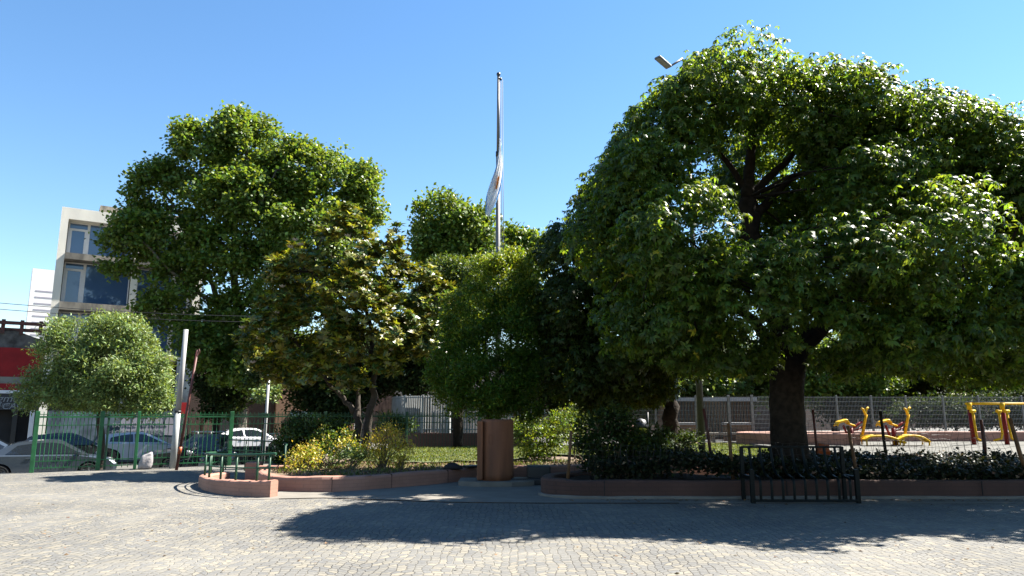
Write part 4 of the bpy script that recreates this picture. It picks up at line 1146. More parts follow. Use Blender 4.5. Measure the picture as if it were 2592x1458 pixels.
MB().tube([P(2154, 1085), P(2162, 1082), P(2172, 1074), P(2182, 1067)], [0.05, 0.045, 0.045, 0.04], 8).tube([P(2156, 1090), P(2170, 1088), P(2182, 1080)], 0.03, 8).build('crank_arm', M['red'], ex)
MB().tube([P(2183, 1103), P(2185, 1088), P(2190, 1062), P(2193, 1049)], [0.062, 0.06, 0.055, 0.05], 8).build('handle_column', M['yellow'], ex)
for s in (-1, 1):
    MB().tube([P(2192, 1050), P(2188 + 4, 1049, 0.1 * s) + Vector((-0.06 * (s < 0), 0, 0)), P(2181 if s < 0 else 2198, 1043, 0.2 * s), P(2178 if s < 0 else 2200, 1036, 0.22 * s), P(2173 if s < 0 else 2205, 1034 if s < 0 else 1031, 0.22 * s)], 0.042, 8).build('handlebar', M['yellow'], ex)
MB().tube([P(2156, 1111), P(2172, 1106), P(2184, 1101)], 0.055, 8).build('foot_bar', M['yellow'], ex)
for s in (-1, 1):
    MB().rbox(P(2180, 1103, 0.16 * s), (0.26, 0.1, 0.03), 0.01).build('pedal', M['yellow'], ex)
MB().tube([P(2180, 1103, -0.2), P(2180, 1103, 0.2)], 0.02, 6).build('axle', M['yellow'], ex)
def copytree(o, parent=None):
    c = o.copy(); COL.objects.link(c); c.parent = parent
    for ch in list(o.children): copytree(ch, c)
    return c
e2 = copytree(ex); e2.location = base + Vector((W(2263, 1126, ym).x - base.x, -0.1, 0)); e2['label'] = 'right yellow and red outdoor exercise bike nearer the walking frame'
def situp(pts, lab, hoop):
    root = W(pts[2][0], 1128, 27.3); root.z = 0.40
    t = thing('sit_up_bench', lab, 'exercise machine', root, 0, 'curved sit up benches')
    ps = spline([W(x, y, 27.3) for x, y in pts], 6)
    vs, fs = [], []
    for p in ps:
        for d in (-0.38, 0.38): vs.append(p + Vector((0.25 * d, d, 0)))
    for i in range(len(ps) - 1): fs.append((i * 2, i * 2 + 1, i * 2 + 3, i * 2 + 2))
    o = MB().add(vs, fs, 0, True).build('curved_board', M['yellow'], t); q = o.modifiers.new('thickness', 'SOLIDIFY'); q.thickness = 0.035
    for d in (-0.40, 0.40):
        MB().tube([p + Vector((0.25 * d, d, 0.0)) for p in ps], 0.036, 7).build('side_rail', M['yellow'], t)
    for i in hoop:
        p = ps[min(i, len(ps) - 1)]
        a, b = p + Vector((-0.1, -0.40, 0)), p + Vector((0.1, 0.40, 0))
        MB().tube([a, Vector((a.x, a.y, 0.42))], 0.03, 7).build('leg', M['yellow'], t)
        MB().tube([b, Vector((b.x, b.y, 0.42))], 0.03, 7).build('leg', M['yellow'], t)
situp([(2185, 1113), (2200, 1104), (2235, 1103), (2262, 1110), (2286, 1120)], 'long yellow curved sit up bench between the two exercise bikes', (1, 20))
situp([(2268, 1112), (2285, 1104), (2308, 1102), (2330, 1107), (2346, 1118)], 'yellow curved sit up bench right of both exercise bikes', (4, 23))
ya = 28.3
base = W(2463, 1125, ya); base.z = 0.4
aw = thing('air_walker', 'red and yellow air walker frame with hanging foot bars at the right edge', 'exercise machine', base)
pxs = [(2466, 2450), (2550, 2535), (2640, 2622)]
topz = W(2450, 1022, ya).z
for a, b in pxs:
    pb_ = W(a, 1125, ya); pb_.z = 0.4; pt_ = Vector((pb_.x - 0.03, ya, topz))
    MB().tube([pb_, pt_ - Vector((0, 0, 0.2))], [0.085, 0.075], 10).build('post', M['red'], aw)
    MB().tube([pt_ - Vector((0, 0, 0.24)), pt_ + Vector((0, 0, 0.04))], [0.08, 0.1], 10).build('post_cap', M['yellow'], aw)
MB().tube([Vector((W(2450, 1022, ya).x - 0.1, ya, topz)), Vector((W(2660, 1022, ya).x, ya, topz))], 0.045, 10).build('top_bar', M['yellow'], aw)
for (x0, x1, x2) in ((2462, 2471, 2482), (2528, 2537, 2516), (2548, 2558, 2572)):
    tp = W(x0, 1041, ya - 0.15)
    MB().tube([tp, W(x1, 1098, ya - 0.15), W(x1 + (3 if x2 > x1 else -2), 1110, ya - 0.15), W(x2, 1115, ya - 0.15)], [0.05, 0.042, 0.042, 0.042], 8).build('foot_bar', M['yellow'], aw)
    MB().tube([tp + Vector((-0.1, 0, 0)), tp + Vector((0.1, 0, 0))], 0.06, 8).build('bearing', M['yellow'], aw)

# ------------------------------------------------------------------ cars
def car(name, label, cat, loc, rz, paint, kind, plate=True, grp='cars parked along the street'):
    t = thing(name, label, cat, loc, rz, grp)
    if kind == 'sedan':
        body = [(-2.2, .45), (-2.22, .62), (-2.17, .86), (-2.0, .95), (-1.4, .98), (0, .96), (.95, .94), (1.6, .84), (2.02, .73), (2.2, .58), (2.2, .34), (2.1, .22)]
        glass = [(-1.75, .95), (-1.1, 1.33), (-.5, 1.44), (.1, 1.45), (.5, 1.38), (1.28, .92)]
        side = [[(-1.25, 1.00), (-.92, 1.29), (-.42, 1.36), (-.40, .99)], [(-.34, .99), (-.36, 1.365), (.1, 1.375), (.42, 1.32), (1.0, .98)]]
        wx, wr, L0, hw, sill = (-1.38, 1.32), .32, 2.2, .87, .2
    elif kind == 'fastback':
        body = [(-2.2, .45), (-2.25, .62), (-2.22, .92), (-2.05, 1.0), (-1.4, 1.0), (0, .96), (.9, .93), (1.6, .84), (2.0, .73), (2.17, .58), (2.17, .34), (2.08, .22)]
        glass = [(-2.05, .99), (-1.2, 1.36), (-.6, 1.46), (.05, 1.46), (.45, 1.38), (1.25, .92)]
        side = [[(-1.45, 1.02), (-1.0, 1.30), (-.50, 1.37), (-.42, 1.0)], [(-.30, 1.0), (-.38, 1.375), (.05, 1.38), (.4, 1.32), (.98, .97)]]
        wx, wr, L0, hw, sill = (-1.35, 1.32), .33, 2.2, .87, .2
    elif kind == 'hatch':
        body = [(-2.0, .42), (-2.05, .6), (-2.0, .95), (-1.85, 1.02), (-1.2, 1.02), (0, .97), (.8, .94), (1.45, .86), (1.85, .72), (2.0, .56), (2.0, .34), (1.9, .22)]
        glass = [(-1.93, 1.0), (-1.6, 1.36), (-1.0, 1.46), (-.3, 1.50), (.2, 1.44), (1.22, .93)]
        side = [[(-1.42, 1.07), (-1.38, 1.26), (-.95, 1.36), (-.42, 1.41), (-.40, 1.03)], [(-.34, 1.03), (-.36, 1.41), (-.2, 1.42), (.15, 1.37), (.92, .98)]]
        wx, wr, L0, hw, sill = (-1.28, 1.30), .33, 2.0, .87, .2
    elif kind == 'pickup':
        body = [(-2.5, .5), (-2.5, .95), (-2.45, 1.0), (-1, 1.0), (-.3, 1.0), (.6, 1.0), (1.2, .98), (2.0, .92), (2.35, .85), (2.45, .6), (2.45, .4), (2.35, .3)]
        glass = [(-.75, .99), (-.62, 1.48), (-.4, 1.57), (.5, 1.59), (.75, 1.53), (1.35, .97)]
        side = [[(-.6, 1.05), (-.5, 1.44), (.05, 1.49), (.05, 1.03)], [(.12, 1.03), (.12, 1.49), (.62, 1.47), (1.1, 1.02)]]
        wx, wr, L0, hw, sill = (-1.55, 1.5), .36, 2.45, .9, .3
    # outline with wheel arches
    def arch(xc): return [(xc + (wr + .055) * math.cos(a), wr * 0.98 + (wr + .055) * math.sin(a)) for a in np.linspace(math.pi + .25, -.25, 11)]
    out = body[:] + [(wx[1] + wr + .07, sill)] + arch(wx[1])[::-1] + [(wx[1] - wr - .07, sill), (wx[0] + wr + .07, sill)] + arch(wx[0])[::-1] + [(wx[0] - wr - .07, sill + .03), (-L0 + .08, sill + .08)]
    bm = bmesh.new()
    rings = []
    for yy, s in ((-hw, .0), (-hw + .07, 1.0), (hw - .07, 1.0), (hw, .0)):
        ring = []
        for x, z in out:
            dz = (1 - s) * 0.05 if z > .75 else 0
            dx = (1 - s) * 0.10 * (1 if x > L0 - .35 else (-1 if x < -L0 + .35 else 0))
            ring.append(bm.verts.new((x - dx, yy, z - dz)))
        rings.append(ring)
    bm.faces.new(rings[0][::-1]); bm.faces.new(rings[-1])
    for a, b in zip(rings[:-1], rings[1:]):
        for i in range(len(out)): bm.faces.new((a[i], a[(i + 1) % len(out)], b[(i + 1) % len(out)], b[i]))
    bmesh.ops.recalc_face_normals(bm, faces=bm.faces[:])
    bmesh.ops.triangulate(bm, faces=[f for f in bm.faces if len(f.verts) > 4])
    me = bpy.data.meshes.new('body'); bm.to_mesh(me); bm.free(); me.materials.append(M[paint])
    o = link('body', me, t)
    zb = glass[0][1]; ztop = max(z for x, z in glass)
    def hy(z): return (hw - .05) - (z - zb) / (ztop - zb) * .2
    sm = [glass[0]] + [tuple(p[:2]) for p in spline([(x, z, 0) for x, z in glass], 4)][1:]
    mb = MB(); n = len(sm); vs = []
    for s in (-1, 1): vs += [(x, s * hy(z), z) for x, z in sm]
    fs = [(i, i + 1, n + i + 1, n + i) for i in range(n - 1)] + [tuple(range(n)), tuple(range(n, 2 * n))[::-1], (0, n, 2 * n - 1, n - 1)]
    mb.add(vs, fs); mb.build('cabin', M[paint], t, True)
    for poly in side:
        for s in (-1, 1):
            vs = [(x, s * (hy(z) + .012), z) for x, z in poly] + [(x, s * (hy(z) - .02), z) for x, z in poly]
            k = len(poly)
            MB().add(vs, [tuple(range(k)), tuple(range(k, 2 * k))[::-1]] + [(i, (i + 1) % k, k + (i + 1) % k, k + i) for i in range(k)]).build('side_window', M['darkglass'], t, True)
    def screen(p, q, nm):
        d = Vector((q[0] - p[0], 0, q[1] - p[1])); nrm = Vector((-d.z, 0, d.x)).normalized()
        if nrm.z < 0: nrm = -nrm
        a, b = Vector((p[0], 0, p[1])) + d * .06, Vector((p[0], 0, p[1])) + d * .94
        vs = []
        for off in (.014, -.03):
            for e in (a, b):
                for s in (-1, 1): vs.append(e + nrm * off + Vector((0, s * (hy(e.z) - .07), 0)))
        MB().add(vs, [(0, 1, 3, 2), (4, 6, 7, 5), (0, 2, 6, 4), (1, 5, 7, 3), (0, 4, 5, 1), (2, 3, 7, 6)]).build(nm, M['darkglass'], t, True)
    screen(glass[-1], glass[-2], 'windscreen'); screen(glass[0], glass[1], 'rear_window')
    for x in wx:
        for s in (-1, 1):
            cy = s * (hw - .11)
            ax = (Vector((1, 0, 0)), Vector((0, 0, 1)), Vector((0, s, 0)))
            wh = MB().lathe([(wr * .66, -.10), (wr * .93, -.10), (wr, -.07), (wr, .07), (wr * .94, .10), (wr * .68, .105), (wr * .66, .08)], (x, cy, wr), 24, ax).build('wheel', M['tyre'], t, True)
            rm = MB(); rm.lathe([(wr * .67, .075), (wr * .6, .085), (wr * .58, .05), (wr * .2, .035)], (x, cy, wr), 24, ax)
            rm.lathe([(wr * .16, .03), (wr * .16, .095), (0, .1)], (x, cy, wr), 12, ax)
            for k in range(5):
                an = 2 * math.pi * k / 5 + .3; dd = ax[0] * math.cos(an) + ax[1] * math.sin(an); ee = ax[0] * -math.sin(an) + ax[1] * math.cos(an)
                rm.box(Vector((x, cy, wr)) + dd * wr * .36 + ax[2] * .085, (wr * .52, wr * .17, .02), (dd, ee, ax[2]))
            rm.build('rim', M['alloy'], wh, True)
            MB().lathe([(0, -.12), (wr + .05, -.12), (wr + .05, -.11), (0, -.11)], (x, cy, wr), 20, ax).build('wheel_well', M['blacksteel'], t, True)
    for s in (-1, 1):
        MB().rbox((L0 - .16, s * (hw - .26), .66), (.22, .3, .14), .03).build('headlight', M['clearlamp'], t, True)
        MB().rbox((-L0 + .06, s * (hw - .17), .80), (.22, .28, .18), .03).build('tail_light', M['redlamp'], t, True)
        MB().rbox((glass[-1][0] - .32, s * (hw + .06), glass[-1][1] + .08), (.12, .2, .13), .03).build('mirror', M[paint], t, True)
        for xx in (-.55, .35): MB().rbox((xx, s * (hw + .008), .84), (.2, .03, .035), .008).build('door_handle', M[paint], t, True)
        mbd = MB()
        for xx in (-.40, .90): mbd.box((xx, s * (hw - .002), .60), (.008, .01, .62))
        mbd.build('door_seam', M['blacksteel'], t, True)
    MB().rbox((L0 - .02, 0, .42), (.1, hw * 1.5, .16), .03).build('grille', M['blacksteel'], t, True)
    for s in (-1, 1): MB().rbox((s * (L0 + .035), 0, .50 if s > 0 else .62), (.02, .42, .12), .006).build('number_plate', M['frame'], t, True)
    if kind == 'pickup':
        MB().bbox(-2.42, -.85, -hw + .08, hw - .08, .985, 1.012).build('cargo_floor', M['blacksteel'], t, True)
        mb = MB()
        for s in (-1, 1): mb.tube([(-.6, s * .6, 1.65), (.6, s * .6, 1.67)], .02, 6)
        for xx in (-.5, .05, .55): mb.tube([(xx, -.62, 1.55), (xx, -.62, 1.67), (xx, .62, 1.67), (xx, .62, 1.55)], .02, 6)
        mb.build('roof_rack', M['palegrey'], t, True)
    return t
def carat(px_rear, px_front, v, wheelmid, z):
    a, _ = onplane(px_rear, 1130, v); b, _ = onplane(px_front, 1130, v)
    return UV((a + b) / 2, v, z)
car('silver_sedan', 'silver blue sedan parked nearest behind the green fence', 'car', carat(22, 218, 8.0, 0, STZ), STREET_RZ, 'silver', 'sedan')
car('blue_grey_sedan', 'blue grey car half out of frame behind the silver sedan', 'car', UV(onplane(-42, 1100, 12.4)[0], 12.4, STZ), STREET_RZ, 'bluesilver', 'sedan')
car('pale_hatchback', 'pale silver hatchback in front of the mural wall', 'car', carat(289, 418, 17.0, 0, STZ), STREET_RZ, 'palecar', 'hatch')
car('charcoal_hatchback', 'charcoal hatchback in shade left of the pale hatchback', 'car', UV(onplane(180, 1100, 17.0)[0], 17.0, STZ), STREET_RZ, 'darkcar', 'hatch')
car('dark_pickup', 'dark green pickup truck with a roof rack behind the red post', 'pickup truck', UV(onplane(528, 1130, 8.2)[0], 8.2, STZ), STREET_RZ + math.pi, 'greencar', 'pickup')
car('white_car', 'white sloping back car in bright sun behind the sign pole', 'car', UV(onplane(628, 1110, 20.6)[0], 20.6, STZ + 0.1), STREET_RZ, 'whitecar', 'fastback')

# ------------------------------------------------------------------ motorcycles in a row at the kerb
def moto(label, px, v):
    u, _ = onplane(px, 1160, v)
    t = thing('motorcycle', label, 'motorcycle', UV(u, v, STZ + 0.09), STREET_RZ + math.pi - 0.25, 'motorcycles parked in front of the pickup')
    for x, nm in ((0.66, 'front'), (-0.66, 'rear')):
        ax = (Vector((1, 0, 0)), Vector((0, 0, 1)), Vector((0, 1, 0)))
        wh = MB().lathe([(0.23, -.045), (0.29, -.05), (0.31, -.02), (0.31, .02), (0.29, .05), (0.23, .045)], (x, 0, 0.31), 22, ax).build('wheel', M['tyre'], t, True)
        rm = MB().lathe([(0.235, -.03), (0.22, -.03), (0.22, .03), (0.235, .03)], (x, 0, .31), 22, ax).lathe([(0.06, -.07), (0.06, .07)], (x, 0, .31), 10, ax)
        for k in range(9):
            an = 2 * math.pi * k / 9; rm.tube([(x + .05 * math.cos(an), 0, .31 + .05 * math.sin(an)), (x + .225 * math.cos(an), 0, .31 + .225 * math.sin(an))], .006, 4)
        rm.build('rim', M['alloy'], wh, True)
        fp = [Vector((x + .35 * math.cos(a), 0, .31 + .35 * math.sin(a))) for a in np.linspace(.5, 2.6, 9)]
        vs, fs = [], []
        for p in fp: vs += [p + Vector((0, -.07, -.02)), p, p + Vector((0, .07, -.02))]
        for i in range(8):
            for j in range(2): fs.append((i * 3 + j, i * 3 + j + 1, i * 3 + 4 + j, i * 3 + 3 + j))
        MB().add(vs, fs, 0, True).build('mudguard', M['alloy'], t, True)
    for s in (-1, 1): MB().tube([(0.66, .08 * s, .31), (0.52, .08 * s, .80), (0.48, .09 * s, .92)], .022, 7).build('fork', M['alloy'], t, True)
    MB().tube([(0.5, 0, .85), (0.1, 0, .62), (-.3, 0, .60), (-.7, 0, .72)], .03, 7).tube([(0.42, 0, .75), (0.22, 0, .3), (-.25, 0, .28), (-.66, 0, .31)], .025, 7).build('frame', M['blacksteel'], t, True)
    MB().rbox((0.05, 0, .42), (.36, .26, .26), .05).lathe([(0, -.12), (.09, -.11), (.10, .1), (0, .12)], (0.12, 0, .62), 10).build('engine', M['alloy'], t, True)
    MB().tube([(0.05, .14, .3), (-.3, .16, .26), (-.8, .17, .34)], [.03, .045, .05], 8).build('exhaust', M['alloy'], t, True)
    bm = bmesh.new(); bmesh.ops.create_icosphere(bm, subdivisions=2, radius=1)
    MB().add([(0.20 + .27 * v_.co.x, .13 * v_.co.y, .80 + .13 * v_.co.z + .03 * v_.co.x) for v_ in bm.verts], [[q.index for q in f.verts] for f in bm.faces], 0, True).build('fuel_tank', M['darkcar'], t, True); bm.free()
    MB().rbox((-.38, 0, .80), (.68, .24, .09), .035).build('seat', M['black'], t, True)
    MB().tube([(0.36, -.36, 1.02), (0.45, -.25, 1.04), (0.48, 0, .97), (0.45, .25, 1.04), (0.36, .36, 1.02)], .016, 6).build('handlebar', M['alloy'], t, True)
    MB().lathe([(0, -.08), (.08, -.05), (.09, .06), (0, .07)], (0.60, 0, .88), 12, (Vector((0, 1, 0)), Vector((0, 0, 1)), Vector((1, 0, 0)))).build('headlight', M['clearlamp'], t, True)
    for s in (-1, 1):
        m_ = MB().tube([(0.42, .27 * s, 1.04), (0.40, .33 * s, 1.2)], .008, 5); m_.rbox((0.40, .35 * s, 1.22), (.03, .13, .08), .012); m_.build('mirror', M['alloy'], t, True)
moto('black motorcycle nearest the red post', 520, 5.4)
moto('black motorcycle to the right behind the curved handrail', 596, 5.4)
# ------------------------------------------------------------------ trees
def tree(name, label, loc, group=None): return thing(name, label, 'tree', loc, 0, group)
LB = lambda *a: [lobe_px(*q) for q in a]

# the big palmate-leaved tree on the right
bt0 = W(1997, 1150, 15.5); bt0.z = 0.2
bt = tree('broad_tree', 'huge dark broad crowned tree with a thick trunk on the right', bt0)
def P2(px, py, Y): return W(px, py, Y)
fork = P2(1995, 905, 15.5); fork2 = P2(1893, 500, 15.2)
mb = MB()
limbs(mb, [([bt0 + Vector((0.02, 0, -0.1)), bt0 + Vector((0.03, 0, 0.5)), P2(1992, 1020, 15.5), fork], 0.40, 0.345)], 18, 0.035, wob=0.2)
limbs(mb, [([bt0 + Vector((0.25, -0.1, -0.05)), bt0 + Vector((0.14, 0, 0.5))], 0.24, 0.12), ([bt0 + Vector((-0.28, -0.1, -0.05)), bt0 + Vector((-0.12, 0, 0.5))], 0.24, 0.12)], 10, 0.03, wob=0.1)
limbs(mb, [
    ([fork - Vector((0, 0, .15)), P2(1960, 760, 15.3), P2(1905, 600, 15.2), fork2], 0.27, 0.19),
    ([fork2, P2(1896, 420, 15.2), P2(1905, 330, 15.1), P2(1890, 260, 15), P2(1888, 150, 15)], 0.16, 0.03),
    ([fork2, P2(1970, 430, 15.2), P2(2030, 370, 15.3), P2(2160, 310, 15.5)], 0.11, 0.03),
    ([P2(1902, 560, 15.2), P2(1990, 460, 15.6), P2(2100, 420, 16), P2(2260, 370, 16)], 0.12, 0.03),
    ([fork2, P2(1862, 440, 15.2), P2(1790, 360, 15), P2(1680, 300, 15)], 0.1, 0.03),
    ([fork - Vector((0, 0, .2)), P2(2090, 800, 15.3), P2(2200, 690, 15.2), P2(2330, 560, 15), P2(2500, 430, 15)], 0.26, 0.04),
    ([P2(2140, 750, 15.3), P2(2300, 740, 14.5), P2(2500, 780, 14)], 0.14, 0.03),
    ([P2(2200, 690, 15.2), P2(2450, 640, 16), P2(2650, 560, 16)], 0.12, 0.03),
    ([fork, P2(1890, 800, 15), P2(1760, 690, 14.2), P2(1640, 560, 13.8)], 0.15, 0.03),
    ([fork, P2(1960, 820, 14.6), P2(1960, 700, 13.6), P2(2020, 620, 13)], 0.13, 0.03),
    ([P2(1930, 680, 15.3), P2(1960, 600, 17), P2(2030, 450, 18.4)], 0.12, 0.03)], 9)
BIGSPEC = ((2510, 500, 14.6, 140, 100, 1.7), (2640, 450, 15, 130, 110, 1.8), (2250, 430, 14.8, 150, 90, 1.6), (1560, 480, 15.4, 95, 110, 1.6), (1510, 600, 16.0, 100, 110, 1.6), (1600, 780, 15.6, 120, 120, 1.7), (2560, 420, 15.6, 130, 100, 1.8), (2120, 350, 16.2, 170, 130, 2.0), (1600, 370, 15.2, 62, 80, 1.4), (2170, 300, 15.3, 130, 110, 1.9), (2390, 372, 15.3, 130, 120, 1.9), (1950, 430, 18.6, 160, 130, 1.6), (1890, 700, 19, 170, 130, 1.8), (2120, 740, 19, 180, 110, 1.8), (1740, 830, 19, 150, 100, 1.8), (2330, 760, 19, 170, 120, 1.8), (2080, 560, 18.6, 150, 110, 1.6), (1790, 250, 15, 120, 120, 2), (1600, 560, 15, 100, 110, 1.8), (1875, 190, 15.0, 135, 130, 1.6), (2050, 280, 15.5, 170, 135, 2.0), (2280, 385, 15.5, 180, 150, 2.2), (2470, 445, 15.3, 150, 140, 2.2), (2640, 520, 15, 180, 200, 2.5),
         (1710, 340, 15.2, 125, 140, 1.9), (1640, 470, 14.8, 120, 130, 2.0), (1720, 600, 13.4, 180, 140, 1.6), (2110, 650, 13.2, 200, 130, 1.5), (2330, 610, 13.0, 220, 180, 1.6),
         (1900, 720, 13.3, 170, 120, 1.3), (2080, 800, 13.6, 150, 90, 1.3), (2300, 850, 14, 220, 95, 1.9), (2540, 800, 14, 180, 160, 2), (1690, 800, 14.6, 150, 130, 1.8),
         (1830, 890, 15.6, 150, 75, 1.6), (2010, 430, 18.3, 240, 200, 2.0), (2350, 560, 18, 260, 260, 2.2), (2480, 930, 16.5, 190, 50, 1.6), (2180, 905, 15.4, 130, 50, 1.6), (2820, 580, 15.5, 170, 200, 2.4), (2850, 800, 15.5, 180, 150, 2.4), (3050, 640, 15.5, 170, 220, 2.5), (2640, 760, 14.5, 120, 120, 1.8), (1580, 640, 15.5, 110, 120, 1.6), (2200, 470, 14.3, 170, 110, 1.4))
BIG = [lobe_px(a, b_ + (12 if b_ < 300 else 0), y * 0.905, c * 1.06, d_ * 1.05, e) for a, b_, y, c, d_, e in BIGSPEC]
twigs(mb, [fork2, P2(2160, 310, 15.5), P2(2330, 560, 15), P2(1760, 690, 14.2), P2(2500, 780, 14), P2(2650, 560, 16), P2(1680, 300, 15), P2(1640, 560, 13.8), P2(2030, 450, 18.4), P2(1890, 260, 15)], [Vector(c + r * np.array([dx, dy, dz])) for c, r in BIG for dx, dy, dz in ((0, 0, 0), (.55, -.3, .3), (-.5, -.4, .2), (.1, -.5, -.4))], 0.035, 0.012)
mb.build('trunk', M['bark'], bt)
def keepbig(C):
    # leave the open view on to the upper limbs
    px, py = project(C)
    hole = ((px - 1955) / 78) ** 2 + ((py - 425) / 72) ** 2 < 1
    low = ((px - 2080) / 60) ** 2 + ((py - 850) / 30) ** 2 < 1
    return ~(((hole | low) & (C[:, 1] < 16.2)) | ((px < 1722) & (py < 190)))
def project(C):
    d = C - np.array([0, 0, EYE])
    f = d[:, 1] * ct + d[:, 2] * st; up = -d[:, 1] * st + d[:, 2] * ct
    return 1296 + FPX * d[:, 0] / f, 729 - FPX * up / f
Q, wi, C = palmate(BIG, 72000, 0.118, 0.044, 6, 0.6, 0.25, keepbig, 0.52)
mi = (rng.random(len(C)) < 0.006).astype(int)
leafobj('crown', Q, [L['ceiba'], L['ceiba_new']], mi[wi], bt)

# second tree of the same kind, big tree's shade put into its leaf colour
st0 = W(1690, 1135, 19.5); st0.z = 0.25
s2 = tree('broad_tree', 'dark leaning broad leaved tree left of the thick trunk', st0)
mb = MB()
limbs(mb, [([st0, P2(1697, 1060, 19.5), P2(1692, 980, 19.4), P2(1650, 840, 19)], 0.24, 0.15), ([P2(1670, 900, 19.2), P2(1560, 760, 18.6), P2(1450, 640, 18)], 0.13, 0.03), ([P2(1650, 840, 19), P2(1640, 700, 18.7), P2(1560, 560, 18.5)], 0.12, 0.03), ([P2(1660, 870, 19), P2(1720, 760, 18.6), P2(1720, 640, 18.4)], 0.1, 0.03), ([P2(1660, 880, 19.1), P2(1540, 880, 18), P2(1440, 850, 17.5)], 0.1, 0.02)], 9)
SEC = LB((1580, 460, 17.5, 85, 90, 1.5), (1440, 640, 18, 100, 105, 1.7), (1530, 555, 18.3, 115, 110, 1.8), (1425, 790, 17.8, 95, 130, 1.7), (1450, 930, 18, 110, 100, 1.5), (1560, 870, 17.6, 130, 140, 1.8), (1640, 690, 18, 130, 150, 2), (1700, 880, 18.6, 150, 100, 1.8), (1545, 1000, 18.6, 105, 55, 1.4), (1560, 720, 17.2, 120, 130, 1.5), (1620, 985, 19.5, 100, 50, 1.5))
twigs(mb, [P2(1450, 640, 18), P2(1560, 560, 18.5), P2(1720, 640, 18.4), P2(1440, 850, 17.5), P2(1560, 760, 18.6)], [Vector(c) for c, r in SEC], 0.035, 0.012)
mb.build('trunk', M['bark'], s2)
Q, wi, C = palmate(SEC, 17000, 0.13, 0.048, 6, 0.7, 0.30, None, 0.55)
leafobj('crown', Q, [L['ceiba_shaded']], np.zeros(len(Q), int), s2)

# plane tree across the street
pt0 = UV(onplane(603, 1080, 22.6)[0], 22.6, STZ + 0.1); YT = pt0.y
pt = tree('plane_tree', 'tall plane tree with a pale trunk in front of the concrete building', pt0)
def P3(px, py, dy=0.0): return W(px, py, YT + dy - 3.2 * min(1, max(0, (1000 - py) / 250)))
f3 = P3(612, 930)
mb = MB(); limbs(mb, [([pt0, P3(603, 1060), P3(606, 990), f3], 0.52, 0.40)], 14)
limbs(mb, [([f3, P3(600, 800), P3(592, 640), P3(600, 520), P3(625, 400), P3(630, 310)], 0.33, 0.05), ([f3, P3(560, 780, -1), P3(500, 640, -1), P3(440, 520, -1)], 0.26, 0.05), ([P3(600, 800), P3(680, 680, .5), P3(760, 560, .5), P3(850, 460, .5)], 0.24, 0.05), ([P3(560, 780, -1), P3(450, 700, -2.5), P3(340, 590, -3)], 0.15, 0.04), ([P3(592, 640), P3(640, 560, -2), P3(700, 430, -2)], 0.16, 0.04), ([P3(680, 680, .5), P3(800, 640, 1), P3(910, 560, 1)], 0.15, 0.04)], 9)
def PL(px, py, dy, rx, ry, rd): return lobe_px(px, py, YT + dy * 0.7 - 3.2, rx, ry, rd * 0.85)
PLN = [PL(*q) for q in ((635, 385, 0, 105, 105, 3), (520, 400, -.5, 95, 95, 3), (400, 480, -1, 85, 90, 2.6), (745, 440, 0, 95, 100, 3), (850, 470, .5, 95, 110, 3), (925, 500, 1, 60, 95, 2.2), (600, 510, -3, 130, 90, 2), (440, 600, -2, 110, 75, 2.5), (570, 640, -3.4, 95, 90, 1.8), (780, 580, -2.5, 150, 110, 2.4), (330, 590, -3.5, 75, 62, 1.8), (450, 700, -3, 60, 85, 1.8), (690, 720, -1.5, 90, 150, 2.2), (620, 800, -1, 110, 90, 2.5), (490, 840, -2, 60, 70, 1.8), (540, 925, -1.5, 70, 50, 1.8), (700, 860, -2, 90, 90, 2), (840, 700, 0, 110, 110, 2.5), (660, 560, 2.5, 190, 160, 2.2), (350, 555, -1, 50, 45, 1.5), (610, 330, 0, 70, 55, 2), (640, 950, -1.5, 80, 45, 1.6), (300, 680, -3, 45, 30, 1.0), (400, 780, -2.5, 60, 50, 1.4), (570, 880, -2, 80, 60, 1.6), (690, 935, -2, 60, 45, 1.5))]
twigs(mb, [P3(600, 520), P3(440, 520, -1), P3(850, 460, .5), P3(340, 590, -3), P3(910, 560, 1), P3(700, 430, -2), P3(600, 800), P3(680, 680, .5)], [Vector(c) for c, r in PLN], 0.08, 0.03)
mb.build('trunk', M['planebark'], pt)
Q, wi, C = tufts(PLN, 4200, 26, 0.26, 0.24, 0.21, 0.35, 0.25)
leafobj('crown', Q, [L['plane']], np.zeros(len(Q), int), pt)

